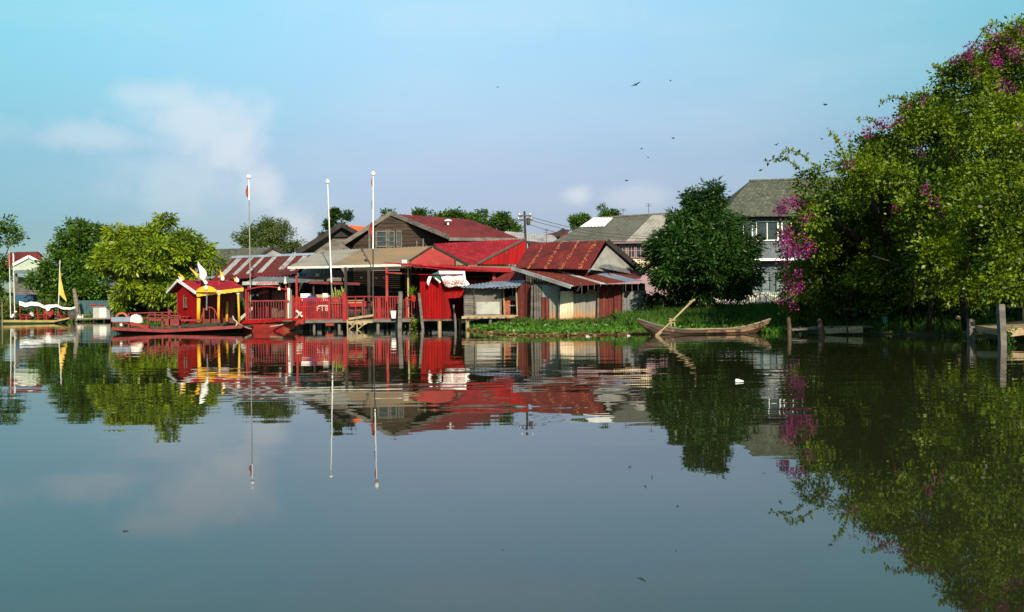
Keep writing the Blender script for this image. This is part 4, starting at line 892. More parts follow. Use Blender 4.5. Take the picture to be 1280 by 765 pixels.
antenna(683, 303, 66, 1.0, 'thin antenna left of the pink trimmed house roof'); antenna(811, 269.5, 66.5, .9, 'antenna on the right end of the grey roof with pink trim'); antenna(779, 271, 67, .6, 'short antenna on the middle of the grey roof ridge')
antenna(256, 314, 75, .9, 'small antenna above the yellow-green tree shoulder, left of the mossy roof', .9)
antenna(98, 310, 98, 3.0, 'tall thin mast antenna in front of the tall dark green tree', .3)
# small roofs between
t = thing('low_white_roofed_house', 'low house with a white sheet roof behind the electricity pole', 'house', G(680, 70, .9))
r = MB(); r.corr(P(618, 300, 66), P(702, 306, 66), P(692, 294, 69), P(632, 289, 69), pitch=.25, amp=.02); r.build('roof', M['whitesheet'], t)
r = MB(); q0, q1 = P(660, 304, 66.5), P(700, 304, 66.5); r.boards(zat(q0, .9), zat(q1, .9), q0.z-.95, 14, .05); r.beam(P(655, 302.5, 65.9), P(690, 306, 65.9), .1, .2); r.build('wall', M['woodblack'], t)
t = thing('small_maroon_roofed_house', 'small house with a maroon gabled roof, between the pole and the grey pink-trimmed roof', 'house', G(700, 74, .9))
r = MB(); r.poly([P(672, 294, 72), P(690, 303, 72), P(700, 303, 72), P(712, 288, 74), P(705, 287, 74), P(692, 296, 74)], (0, 0, -.06)); r.build('roof', M['maroon'], t)
r = MB(); r.beam(P(686, 299, 71.8), P(706, 287.5, 71.8), .1, .4); r.build('barge_board', M['woodblack'], t)
r = MB(); q0, q1 = P(688, 304, 73), P(712, 304, 73); r.boards(zat(q0, .9), zat(q1, .9), 4.4, 8, .05); r.build('wall', M['whitesheet'], t)

# ---- two storey house on the right
t = thing('two_storey_house', 'tall blue-grey two-storey house with a dark green-grey roof, partly hidden by the bougainvillea', 'house', G(975, 64, .95))
D = 61.0
a, b_, c, d = P(898, 270.5, D), P(1090, 268.5, D), P(1080, 222, 66.5), P(937, 226.5, 66.5)
r = MB(); r.corr(a, b_, c, d, pitch=.35, amp=.009, th=.05, rows=2); r.poly([a, d, V3(a, -.0, 10)], (0, 0, -.05)); r.poly([d, c, V3(b_, 0, 10), V3(a, 0, 10)], (0, 0, -.05)); r.beam(V3(d, 0, 0, .04), V3(c, 0, 0, .04), .25, .12); r.build('roof', M['greenroof'], t)
yw = 61.8; x0, x1 = P(905, 300, yw).x, P(1085, 300, yw).x; zt = P(960, 271, yw).z
r = MB(); r.box(((x0+x1)/2, yw+4, (.9+zt)/2), (x1-x0, 8, zt-.9)); r.build('wall', M['housewall'], t)
r = MB(); r.box(((x0+x1)/2, yw-.35, P(960, 325, yw).z), (x1-x0+.3, .8, .16)); r.build('ledge', M['white'], t)
for a_, b__ in ((918, 940), (945, 972), (977, 1000), (1006, 1030)): window(t, P(a_, 290, yw).x, P(b__, 290, yw).x, P(960, 300.5, yw).z, P(960, 277, yw).z, yw-.03, 'white', 'glass', 2, 1)
for a_, b__ in ((924, 934), (940, 950), (952, 962), (970, 984)): window(t, P(a_, 350, yw).x, P(b__, 350, yw).x, P(960, 372, yw).z, P(960, 340, yw).z, yw-.03, 'corrgreen', 'paleglass', 1, 3)
t = thing('picket_fence', 'white picket fence in front of the two-storey house, seen under the mango tree', 'fence', G(940, 53, .95))
r = MB()
for i in range(62):
    px = 890+i*2.4; q = G(px, 52, .95); r.beam(q, zat(q, 1.15+(380-366)/F*52+random.uniform(-.03, .03)), .075, .03, up=(0, 1, 0))
r.build('picket', M['offwhite'], t).__setitem__('kind', 'stuff')
r = MB(); 
for z in (1.15, 1.6): r.beam(zat(G(889, 52.03, 0), z), zat(G(1038, 52.03, 0), z), .05, .07)
r.build('rail', M['offwhite'], t)

# ---- electricity pole and lines
t = thing('electricity_pole', 'tall thin electricity pole behind the red roofs', 'pole', G(656, 60, .9))
q = P(655.5, 264, 60); q1 = zat(V3(q, .2), .9)
r = MB(); r.tube([q1, q], [.10, .07], 8); r.build('shaft', M['wood'], t)
for py, w in ((270, .9), (275, 1.1)):
    r = MB(); qq = P(656, py, 60); r.beam(V3(qq, -w/2, -.15), V3(qq, w/2, -.15), .09); o = r.build('crossarm', M['darkmetal'], t)
    for k in (-.4, .4): s_ = MB(); s_.lathe(V3(qq, k*w, -.15, .04), [(.05, 0), (.06, .06), (.02, .14)], 6); s_.build('insulator', M['offwhite'], o)
r = MB(); r.lathe(P(660.5, 276, 59.8), [(.12, -.3), (.14, -.1), (.12, .2)], 8); r.build('transformer', M['darkmetal'], t)
def wire(a, b_, sag, label, rad=.018, cat='power line'):
    a, b_ = Vector(a), Vector(b_); pts = [a.lerp(b_, i/14)-Vector((0, 0, sag*math.sin(i/14*math.pi))) for i in range(15)]
    m = MB(); m.tube(pts, rad, 4); return tag(m.build('power_line', M['darkmetal'], loc=a), label, cat, 'power lines strung from the electricity pole')
wire(P(656, 269, 60), P(820, 296, 61), .35, 'uppermost power line running right from the electricity pole'); wire(P(657, 273.5, 60), P(820, 299, 61.2), .35, 'middle power line running right from the electricity pole')
wire(P(657, 279, 60), P(740, 296, 62), .2, 'lowest power line running right from the electricity pole'); wire(P(655, 269.5, 60), P(560, 291, 63), .3, 'upper power line running left from the electricity pole over the maroon roof')
wire(P(655, 275, 60), P(575, 290, 62), .25, 'lower power line running left from the electricity pole over the maroon roof')
# ---- house on the far left
t = thing('small_gabled_house', 'small house with a red-brown roof and pale green gable on the far left bank', 'house', G(35, 106, .8))
D = 104
r = MB(); a, b_, c, d = P(10, 332, D), P(28, 330, D), P(46, 315, D+4), P(14, 315.5, D+4)
r.corr(P(8, 333, D), P(34, 324, D-.5), P(48, 314.5, D+1), P(12, 315.5, D+5), pitch=.4, amp=.03, th=.06); r.poly([P(48, 314.5, D+1), P(56, 321.5, D), P(56, 321.5, D+6), P(20, 315, D+6)], (0, 0, -.06)); r.build('roof', M['maroon'], t)
r = MB(); g0, g1, g2 = P(16, 331, D-1), P(36, 320.5, D-1), P(53, 329.5, D-1); rake(r, g0, g1, .3); rake(r, g1, g2, .3); r.build('barge_board', M['white'], t)
r = MB(); r.poly([V3(g0, 0, .2), P(16, 338, D-.8), P(51, 340, D-.8), V3(g2, 0, .2), V3(g1, 0, .2, -.1)], (0, .1, 0)); r.build('gable_wall', M['mintwall'], t)
r = MB(); r.poly([P(33, 320, D-.3), P(53, 328, D-.3), P(53, 324, D-.3), P(47, 316, D-.3)], (0, .1, 0)); r.build('gable_wall', M['rust2'], t)
r = MB(); r.corr(P(16, 342, D-2), P(50, 341, D-2), P(48, 337, D-.7), P(20, 337, D-.7), pitch=.3, amp=.03); r.build('lower_roof', M['zinc'], t)
r = MB(); q0, q1 = P(18, 380, D), P(50, 380, D); r.boards(zat(q0, .6), zat(q1, .6), 4.6, 22, .06, .02, horizontal=True); r.boards(zat(q0, .6), zat(q1, .6)+Vector((0, 5, 0)), 4.6, 10, .06); r.build('wall', M['woodgrey'], t)
t = thing('blue_lean_to', 'blue-walled lean-to with a grey roof beside the small gabled house', 'shed', G(36, 100, .6))
r = MB(); r.corr(P(24, 362, 100), P(50, 360.5, 100), P(47, 356, 102), P(30, 355.5, 102), pitch=.3, amp=.03); r.build('roof', M['zinc'], t)
r = MB(); r.box((P(36, 370, 101.5).x, 101.5, 1.8), (2.0, 2, 2.6)); r.build('wall', M['blue'], t)
t = thing('distant_grey_roofed_house', 'house of which only a plain grey roof shows between the two left trees', 'house', G(122, 112, .9))
r = MB(); r.corr(P(100, 318, 110), P(150, 326, 110), P(138, 298, 115), P(104, 297, 115), pitch=.4, amp=.03, th=.06); r.build('roof', M['greyroof'], t)
r = MB(); r.box((P(125, 350, 113).x, 113.5, 3.5), (4.5, 4, 5.2)); r.build('wall', M['woodgrey'], t)
t = thing('sheet_fence', 'dull teal sheet-metal fence under the trees on the left bank', 'fence', G(115, 97, .5))
r = MB(); q0, q1 = G(98, 97, .4), G(150, 97, .4); r.corr(q0, q1, zat(q1, 2.3), zat(q0, 2.3), pitch=.3, amp=.03); r.build('panel', M['corrgreen'], t)
t = thing('dark_shed', 'dark shed with a red door, in shade behind the white cabinet', 'shed', G(120, 100, .5))
r = MB(); q0, q1 = G(88, 101, .5), G(150, 101, .5); r.boards(q0, q1, 3.6, 22, .08); r.boards(q1, V3(q1, .5, 4), 3.6, 5, .08); r.build('wall', M['woodblack'], t)
r = MB(); r.corr(V3(q0, -.5, -1, 3.4), V3(q1, .5, -1, 3.4), V3(q1, .5, 3, 4.4), V3(q0, -.5, 3, 4.4), pitch=.3, amp=.03); r.build('roof', M['zinc'], t)
r = MB(); q = G(118, 100.8, 1.7); r.box(q, (1.3, .1, 2.2)); r.build('door', M['maroon'], t)

# ------------------------------------------------------------------ boats and pier
def hull(name, mt, parent, a, b_, W, zs, zk, wf, n=22, th=.04, full=.7, inner=None):
    """open clinker-less hull between the bow a and the stern b_ (heights come from zs and zk)"""
    a, b_ = zat(Vector(a), 0), zat(Vector(b_), 0); d = (b_-a).normalized(); nr = Vector((d.y, -d.x, 0)); m = MB(); rings = []
    for i in range(n+1):
        s = i/n; c = a.lerp(b_, s); w = W*wf(s)/2; t_, k = zs(s), zk(s)
        out = [(-1, 0), (-.93, .35), (-full, .8), (0, 1), (full, .8), (.93, .35), (1, 0)]
        ring = [c+nr*x*w+Vector((0, 0, t_+(k-t_)*z)) for x, z in out]
        ring += [c+nr*x*max(w-th, .005)+Vector((0, 0, t_+(k+th-t_)*z if z else t_)) for x, z in reversed(out)]
        rings += ring
    K = 14; fs = []
    for i in range(n):
        for k in range(K): fs.append((i*K+k, i*K+(k+1) % K, (i+1)*K+(k+1) % K, (i+1)*K+k))
    fs.append(tuple(range(K-1, -1, -1))); fs.append(tuple(n*K+k for k in range(K)))
    m.add(rings, fs); return m.build(name, mt, parent)
def railing(parent, a, b_, z0, z1, mt, step=.14, w=.05, name='railing', top=.06, mid=None, kind=True):
    a, b_ = Vector(a), Vector(b_); L = (b_-a).length; n = max(1, int(L/step)); m = MB()
    for i in range(n+1): q = a.lerp(b_, i/n); m.beam(zat(q, z0), zat(q, z1-.03+random.uniform(-.02, .015)), w, .03, up=(0, 1, 0))
    m.beam(zat(a, z1), zat(b_, z1), .05, top); m.beam(zat(a, z0+.06), zat(b_, z0+.06), .045, .05)
    if mid: m.beam(zat(a, mid), zat(b_, mid), .045, .05)
    return m.build(name, mt, parent)

# ---- pier with the red railing
t = thing('pier', 'timber pier on stilts with a bright red slatted railing, in front of the louvred veranda', 'pier', G(450, 48, 0))
ZD = .57; fl, fr_ = G(366, 46.8, ZD), G(531, 46.8, ZD)
r = MB(); 
for i in range(46): x = fl.x+(fr_.x-fl.x)*(i+.5)/46; r.box((x, 49.4, ZD-.03), ((fr_.x-fl.x)/46-.012, 5.2, .05))
r.build('deck', M['deck'], t)
r = MB(); r.beam(V3(fl, 0, -.05, -.12), V3(fr_, 0, -.05, -.12), .08, .16); r.build('edge_beam', M['woodgrey'], t)
for px in (368, 372.5, 393, 411.5, 424, 441, 473, 496, 513, 529):
    for D, rr in ((46.95, .075), (49.2, .08), (51.2, .08)):
        q = G(px+(46.95-D)*0, D, 0); x = G(px, 46.95, 0).x; m = MB(); m.tube([(x+random.uniform(-.08, .08), D, -.7), (x, D, ZD-.06)], rr*random.uniform(.8, 1.2), 8); m.build('stilt', M['woodgrey' if D < 47 else 'woodblack'], t)
m = MB(); m.box(V3(P(377, 402, 46.5), 0, 0), (.28, .3, .26)); m.build('fender', M['redboard'], t)
m = MB(); q = G(411.5, 46.6, 0); m.box(zat(V3(q, .05), .28), (.42, .3, .12)); m.build('fender', M['redboard'], t)
def seg(pa, pb, z1=1.69, mt='red', **k): return railing(t, G(pa, 46.86, ZD), G(pb, 46.86, ZD), ZD-.04, z1, M[mt], **k)
seg(367, 411, step=.10, w=.075, mid=1.25); seg(412.5, 429, step=.12, w=.06); seg(467, 500, z1=1.72, step=.12, w=.06); seg(505, 531, z1=1.55, step=.13, w=.035, mt='pinkrail'); seg(434, 466, z1=1.74, step=.42, w=.05)
r = MB(); 
for px, z1, w in ((366.5, 1.85, .1), (411.8, 1.75, .12), (431, 2.0, .2), (467, 1.75, .1), (474, 1.72, .16), (508.5, 1.7, .09)): q = G(px, 46.8, 0); r.beam(zat(q, .45), zat(q, z1), w)
r.split('railing_post', M['red'], t)
r = MB(); q = G(371.5, 46.7, 0); r.beam(zat(q, .4), zat(q, 2.9), .1); r.split('railing_post', M['redboard'], t)
r = MB(); r.box(P(420, 385, 47.6), (.75, .5, 1.0)); r.build('counter', M['pinkrail'], t)
r = MB(); r.box(P(420, 379, 47.5), (.8, .6, .05)); r.build('countertop', M['zinc'], t)
text_obj('lettering', 'F I 8', .36, P(403, 386.3, 46.78), M['whiteink'], t, ext=.012)
r = MB(); r.beam(P(398, 382.2, 46.8), P(411, 382, 46.8), .02, .07); r.build('lettering_rule', M['whiteink'], t)
r = MB(); r.beam(P(436, 398.6, 46.6), P(467, 394, 46.6), .05, .12); r.build('plank', M['woodpale'], t)
r = MB(); r.beam(P(466.5, 374, 46.7), P(466.7, 394, 46.7), .06); r.build('plank', M['woodpale'], t)
# bench and table on the pier
bn = thing('red_bench', 'red wooden bench on the pier between the two slatted railing panels', 'bench', G(450, 48, ZD))
q = bn.location; r = MB(); r.box(q+Vector((0, 0, .44)), (1.5, .4, .05)); r.build('seat', M['red'], bn)
r = MB(); r.box(q+Vector((0, .22, .78)), (1.5, .04, .3)); r.build('backrest', M['red'], bn)
for dx in (-.65, .65):
    for dy in (-.15, .15): r = MB(); r.box(q+Vector((dx, dy, .21)), (.07, .07, .42)); r.build('leg', M['red'], bn)
tb_ = thing('plank_table', 'low table of pale planks behind the red pier railing', 'table', G(444, 47.3, ZD))
q = tb_.location; r = MB(); r.box(q+Vector((0, 0, .98)), (1.0, .4, .05)); r.box(q+Vector((-.02, -.1, .86)), (.8, .1, .05)); r.build('top', M['woodpale'], tb_)
for dx in (-.42, .42): r = MB(); r.box(q+Vector((dx, 0, .48)), (.06, .3, .96)); r.build('leg', M['deck'], tb_)
# trestle in the water
t2 = thing('trestle', 'low pale timber trestle with zigzag braces standing in the water before the pier', 'trestle', G(448, 46.2, 0))
r = MB(); zt_ = P(450, 402.3, 46.2).z
r.beam(P(434, 402.5, 46.2), P(466, 402, 46.2), .08, .12); r.build('top_beam', M['woodpale'], t2)
r = MB()
for px in (434.5, 446.5): q = G(px, 46.2, 0); r.beam(zat(q, -.5), zat(q, zt_+.12), .06)
r.split('upright', M['woodpale'], t2)
r = MB()
for a_, b__ in ((435, 441), (446, 440.5), (447, 453), (459, 453)): r.beam(P(a_, 402.8, 46.17), P(b__, 406.0, 46.17), .05, .12)
for a_, b__ in ((436, 445), (447, 456)): r.beam(P(a_, 412, 46.22), P(b__, 404.5, 46.22), .05)
r.split('brace', M['woodpale'], t2)
# mooring posts
for px, py, D, w, dx, lab in ((501, 365, 45.6, .2, -.1, 'thick squared grey mooring post before the pier, taller of the two'), (524, 367, 45.4, .13, .25, 'slim leaning grey mooring post between the pier and red metal cabin')):
    q = P(px, py, D); b0 = zat(V3(q, dx), -.8); m = MB(); m.beam(b0, q, w, w*1.1, up=(0, 1, 0)); m.beam(q, V3(q, 0, 0, .03), w*.8, w*.85, up=(0, 1, 0)); tag(m.build('mooring_post', M['woodgrey'], loc=zat(b0, 0)), lab, 'mooring post', 'posts standing in the water by the pier')
q = P(567, 381, 44.9); m = MB(); m.tube([zat(V3(q, .1), -.6), zat(V3(q, .08), .4), q], [.07, .06, .045], 7); tag(m.build('mooring_post', M['woodgrey'], loc=zat(q, 0)), 'thin bent grey post before the shadow-shaped gap in the red cabin', 'mooring post', 'posts standing in the water by the pier')

# potted plants
def pot(q, r0, h, mt, parent):
    m = MB(); m.lathe(q, [(r0*.6, 0), (r0*.9, h*.8), (r0, h*.82), (r0, h), (r0*.85, h), (r0*.8, h*.85)], 14); m.build('pot', M[mt], parent, smooth=False)
def cactus(px, D, h, lab, k=3):
    q = G(px, D, ZD+.75); t = thing('potted_cactus', lab, 'cactus', q, 'potted cacti on the pier railing'); pot(q, .15, .24, 'clay', t)
    m = MB(); b0 = V3(q, 0, 0, .2); m.tube([b0, V3(b0, .02, 0, h*.6), V3(b0, -.03, 0, h)], [.05, .055, .03], 7)
    for i in range(k):
        a = random.uniform(0, 6.28); z = random.uniform(.15, .55)*h; L = random.uniform(.12, .22)
        m.tube([V3(b0, 0, 0, z), V3(b0, math.cos(a)*L, math.sin(a)*L*.6, z+.05), V3(b0, math.cos(a)*L*1.3, math.sin(a)*L*.7, z+random.uniform(.2, .35))], [.035, .045, .025], 6)
    m.build('stem', M['cactus'], t, smooth=True)
sh = thing('plant_shelf', 'narrow dark shelf behind the red pier railing, carrying the potted cacti', 'shelf', G(424, 47.5, ZD)); q = sh.location
r = MB(); r.box(q+Vector((0, 0, .72)), (1.1, .35, .05)); r.build('board', M['deck'], sh)
for dx in (-.5, .5): r = MB(); r.box(q+Vector((dx, 0, .35)), (.06, .3, .7)); r.build('leg', M['deck'], sh)
cactus(419.5, 47.45, .75, 'tall branching yellow-green cactus in a clay pot, left one on the shelf', 4); cactus(428, 47.5, .8, 'tall yellow-green cactus, right one on the shelf beside the red post', 5); cactus(424, 47.6, .4, 'short cactus between the two tall ones on the shelf', 2)
def leafy_pot(q, mt, lab, h=.45, r0=.2, n=30, leaf='L_yellow'):
    t = thing('potted_plant', lab, 'potted plant', q); pot(q, r0, r0*1.5, mt, t)
    pos = np.array([(q.x, q.y, q.z+r0*1.3)]*n)+RNG.normal(size=(n, 3))*.02; d = RNG.normal(size=(n, 3))*.55; d[:, 2] = 1
    leaf_mesh('foliage', pos, d, h, .16, M[leaf], t, off=q)
leafy_pot(P(517, 377, 46.9), 'pot', 'spiky plant in a round red pot on the pier railing beside the red cabin', .5, .22)
leafy_pot(G(372, 47.6, ZD+.7), 'clay', 'small leafy plant in a clay pot at the left end of the pier', .3, .14, 40, 'L_green')
pos = np.array([tuple(P(519, 403, 46.3))]*120)+RNG.normal(size=(120, 3))*np.array([.14, .1, .2])
tag(leaf_mesh('hanging_weed', pos, RNG.normal(size=(120, 3)), .14, .4, M['L_yellow']), 'yellowish weed growing out from under the pier end', 'weeds', kind='stuff')
# bucket
def bucket(q, mt, lab, s=1.0, cat='bucket'):
    t = thing('bucket', lab, cat, q); m = MB(); m.lathe(q, [(.11*s, 0), (.15*s, .32*s), (.165*s, .32*s), (.165*s, .35*s), (.14*s, .35*s), (.10*s, .04*s)], 14); m.build('body', M[mt], t)
    m = MB(); m.tube([V3(q, .16*s*math.cos(a), 0, .33*s+.14*s*math.sin(a)) for a in [math.pi*i/8 for i in range(9)]], .008, 5); m.build('handle', M['darkmetal'], t)
bucket(P(492, 398, 46.55), 'white', 'white bucket at the edge of the pier beside the grey post', 1.15)
# goods behind the railing
stall = thing('goods_table', 'dark table behind the red railing, holding the white box and cartons', 'table', G(395, 48, ZD)); q = stall.location
r = MB(); r.box(q+Vector((0, 0, .95)), (2.4, .8, .05)); r.build('top', M['deck'], stall)
for dx in (-1.1, 1.1):
    for dy in (-.32, .32): r = MB(); r.box(q+Vector((dx, dy, .46)), (.07, .07, .92)); r.build('leg', M['deck'], stall)
ZT = ZD+.98
def boxobj(name, px, D, z, w, d_, h, mt, lab, cat, rz=0, lid=None):
    q = G(px, D, z); t = thing(name, lab, cat, q); m = MB(); m.box(q+Vector((0, 0, h/2)), (w, d_, h), rz); m.build('body', M[mt], t)
    m = MB(); m.box(q+Vector((0, 0, h+.02)), (w*1.05, d_*1.05, .05), rz); m.build('lid', M[lid or mt], t); return t
boxobj('cool_box', 382.5, 48.1, ZT, .48, .4, .36, 'white', 'white cool box on the table behind the left end of the red railing', 'cool box')
boxobj('plastic_crate', 373.8, 48.2, ZT, .34, .36, .24, 'redsheet', 'small red plastic crate left of the white cool box', 'crate')
boxobj('carton', 401, 48.2, ZT, .42, .4, .30, 'woodpale', 'buff carton right of the blue tarpaulin', 'carton'); boxobj('carton', 407, 48.0, ZT, .26, .3, .36, 'offwhite', 'off-white carton between the two buff cartons', 'carton'); boxobj('carton', 414.5, 48.1, ZT, .36, .36, .26, 'woodpale', 'buff carton nearest the cacti', 'carton')
q = G(390, 47.6, ZT); m = MB(); vs = []; fs = []
for j in range(9):
    for i in range(17):
        u, v = i/16*2-1, j/8*2-1; vs.append(q+Vector((u*.52, v*.36, max(0, .30*(1-abs(u)**2.2)*(1-abs(v)**2)+.03*math.sin(i*1.9+j))-.02)))
fs = [(j*17+i, j*17+i+1, (j+1)*17+i+1, (j+1)*17+i) for j in range(8) for i in range(16)]; m.add(vs, fs)
tag(m.build('tarpaulin', M['tarp'], loc=q), 'crumpled dark blue tarpaulin heaped in front of the white cool box', 'tarpaulin')
q = G(409.5, 47.7, ZT); t3 = thing('bottle', 'white bottle with a blue label among the cartons', 'bottle', q); m = MB(); m.lathe(q, [(.05, 0), (.06, .02), (.06, .2), (.02, .26), (.02, .32)], 10); m.build('body', M['white'], t3); m = MB(); m.lathe(V3(q, 0, 0, .06), [(.063, 0), (.063, .1)], 10); m.build('label', M['tarp'], t3)

# ---- flagpoles
def flagpole(pt, pb, D, lab, cloth=None, r0=.05, ys=300, low='zinc'):
    a, b_ = P(*pb, D), P(*pt, D); a = a if a.z < .6 else zat(a, .55); t = thing('flagpole', lab, 'flagpole', a, 'tall white flagpoles with round tops')
    k = (pb[1]-ys)/(pb[1]-pt[1]); mid = a.lerp(b_, k); m = MB(); m.tube([mid, b_], [r0, r0*.6], 8); m.build('upper_shaft', M['white'], t); m = MB(); m.tube([a, mid], [r0*1.15, r0*.98], 8); m.build('lower_shaft', M[low], t)
    m = MB(); m.ball(V3(b_, 0, 0, .08), .12, 12, 8); m.build('finial', M['white'], t, smooth=True)
    if cloth:
        for (y0, y1, w, mt) in cloth:
            m = MB(); n = 8; vs = []
            for j in range(n+1):
                u = j/n; y = y0+(y1-y0)*u; c = a.lerp(b_, 0); px = pt[0]+(pb[0]-pt[0])*(y-pt[1])/(pb[1]-pt[1]); c = P(px, y, D)
                vs += [V3(c, -.04, -.02), V3(c, -w*(.5+.5*math.sin(u*math.pi)), -.05+.05*math.sin(u*7)), V3(c, -.04, -.09)]
            m.add(vs, [(j*3+k, j*3+k+1, (j+1)*3+k+1, (j+1)*3+k) for j in range(n) for k in range(2)]); m.build('pennant', M[mt], t)
    return t
flagpole((311, 223), (313.5, 402), 45.4, 'thin flagpole rising from the red boat, leftmost of the tall three', [(232, 247, .16, 'redboard')], .028, 250, 'palegable')
flagpole((409.6, 229), (416, 395), 46.9, 'middle of the tall three flagpoles, leaning slightly left above the pier', None, .038, 350)
flagpole((466.5, 219), (466.2, 395), 46.7, 'tallest flagpole, rightmost of the three, in front of the brown gable', [(222, 234, .10, 'redboard'), (250, 262, .10, 'zinc'), (278, 296, .22, 'pinkrail')], .038, 309, 'darkmetal')

# ---- red house boat with gold posts
t = thing('cabin_boat', 'red cabin boat with gold posts and flame-shaped roof ornaments, moored left of the pier', 'boat', G(220, 44.5, 0))
a, b_ = G(146, 44.2, 0), G(303, 44.9, 0)
hull('hull', M['hull'], t, a, b_, 2.6, lambda s: .22+.12*max(0, s-.8)*5, lambda s: -.15+.30*max(0, 1-s/.12)+.2*max(0, (s-.85)/.15), lambda s: min(1, .55+s*3, (1-s)*5+.25), full=.85)
L_ = P(140, 409.5, 42.8); K_ = P(206, 412.3, 42.8); N_ = P(254, 409.8, 42.9); O_ = P(303, 407, 43.4)
r = MB()
for A_, B_ in ((L_, K_), (K_, N_), (N_, O_)): r.poly([A_, B_, V3(B_, .15, 3.2), V3(A_, .15, 3.2)], (0, 0, -.08))
r.build('deck', M['deck'], t)
r = MB()
for A_, B_ in ((L_, K_), (K_, N_), (N_, O_)): r.beam(V3(A_, 0, -.04, -.05), V3(B_, 0, -.04, -.05), .05, .15)
r.build('deck_edge', M['pinkrail'], t)
# railing on deck
r = MB(); 
for px, yt, yb2 in ((139.5, 396, 410), (161, 391, 410.5), (185, 392.5, 411), (203, 391.5, 412), (212, 388, 411), (225, 393.5, 411), (139.5, 402, 410)): r.beam(P(px, yt, 42.85), P(px+.3, yb2, 42.85), .07)
for px, yt, yb2 in ((172, 391, 405), (194, 391, 405), (211, 386, 405), (226, 389, 405)): r.beam(P(px, yt, 45.7), P(px, yb2, 45.7), .07)
r.split('railing_post', M['pinkrail'], t)
r = MB(); r.beam(P(184, 393, 42.84), P(225, 394.8, 42.84), .05); r.beam(P(185, 399.5, 42.84), P(252, 400.5, 42.84), .05, .09); r.beam(P(163, 391.5, 45.7), P(246, 389.5, 45.7), .05); r.beam(P(163, 397.5, 45.7), P(246, 397, 45.7), .05); r.beam(P(139.6, 403, 42.84), P(163, 404, 42.84), .05); r.beam(P(207, 404, 42.84), P(226, 404, 42.84), .05, .22)
r.split('rail', M['pinkrail'], t)
r = MB(); r.beam(P(186, 409, 42.95), P(162, 404, 43.0), .3, .12); r.build('red_plank', M['redboard'], t)
r = MB(); r.poly([P(139.3, 402.2, 42.78), P(162.3, 402.2, 42.78), P(162.3, 396.3, 42.78), P(139.3, 396.3, 42.78)], (0, .04, 0)); r.build('signboard', M['bluezinc'], t, label='blank pale blue-white signboard')
# cabin
F0 = P(245.5, 400, 43.3); Rr = P(222, 400, 44.6); zfl = P(246, 405, 43.3).z
ze = P(246, 366.5, 43.3).z; ap = P(223.5, 351.5, 44.2)
wl = V3(P(222, 380, 45.0)); 
r = MB(); f0 = zat(F0, zfl); r0_ = zat(Rr, zfl); d_ = (r0_-f0); r1_ = r0_
r.boards(r1_, f0, ze-zfl+.1, 9, .05, .004); 
r.poly([V3(zat(f0, ze+.05)), V3(zat(r1_, ze+.05)), zat(f0.lerp(r1_, .62), ze+.42)], (.05, .06, 0)); r.build('end_wall', M['redsheet'], t)
r = MB(); bk0 = V3(r1_, 0, .1); bk1 = P(292, 400, 45.6); r.boards(bk0, zat(bk1, zfl), ze-zfl-.0, 8, .05, .8); r.build('back_wall', M['maroon'], t)
r = MB(); rr0 = P(246, 366, 43.0); rr1 = P(304.5, 359.5, 43.5); rg0 = P(223.5, 350.5, 44.6); rg1 = P(290, 350.8, 45.0); rb0 = P(209.5, 366, 46.0); rb1 = P(300, 361, 46.6)
r.corr(rr0, rr1, rg1, rg0, pitch=.2, amp=.015, th=.03, rows=2); r.poly([rg0, rg1, rb1, rb0], (0, 0, -.03)); r.poly([rr1, rb1, rg1], (0, 0, -.03)); r.build('roof', M['redroof'], t)
r = MB(); r.beam(V3(rr0, -.05, -.03), V3(rg0, -.05, -.03), .06, .13); r.beam(V3(rb0, -.05, 0), V3(rg0, -.05, 0), .06, .13); r.build('gable_trim', M['white'], t)
r = MB(); e0, e1 = V3(rr0, 0, -.04, -.08), V3(rr1, 0, -.04, -.06); n_ = 26; pts = []
for i in range(n_+1):
    u = i/n_; p = e0.lerp(e1, u); pts.append((p, .09+.03*abs(math.sin(u*24))+.0))
for i in range(n_): p, h_ = pts[i]; q_, h2 = pts[i+1]; r.poly([V3(p, 0, 0, .06), V3(q_, 0, 0, .06), V3(q_, 0, 0, -h2), V3(p, 0, 0, -h_)], (0, .05, 0))
r.build('fascia', M['gold'], t)
r = MB(); c_ = P(258, 365, 42.85); ar = []
for i in range(13): a_ = math.pi*i/12; ar.append(c_+Vector((.52*math.cos(a_), 0, .30*math.sin(a_)**1.3)))
r.poly(ar, (0, .06, 0)); r.build('arch_pediment', M['gold'], t)
r = MB(); r.ball(P(257.5, 359.5, 42.8), (.09, .05, .11), 8, 6); r.build('rosette', M['white'], t)
for px, yt, yb2, D, w, cap, mt in ((248.5, 367, 400.5, 43.2, .17, 0, 'gold'), (273.5, 365, 399, 43.3, .12, 1, 'gold'), (284, 377, 399, 45.2, .13, 0, 'gold'), (297.5, 364, 400, 43.6, .10, 1, 'gold'), (254.5, 385, 404, 43.0, .07, 0, 'rustorange'), (277.5, 380, 401, 45.0, .09, 0, 'redboard')):
    r = MB(); q, q2 = P(px, yt, D), P(px-.5 if px != 297.5 else px+1.5, yb2+3, D); r.tube([q2, q], [w*.55, w*.5], 10); o = r.build('post', M[mt], t, smooth=True)
    if cap: r = MB(); r.lathe(V3(q, 0, 0, -.02), [(.07, -.16), (.10, -.1), (.07, -.06), (.13, .0), (.16, .10)], 10); r.build('capital', M['offwhite'], o, smooth=True)
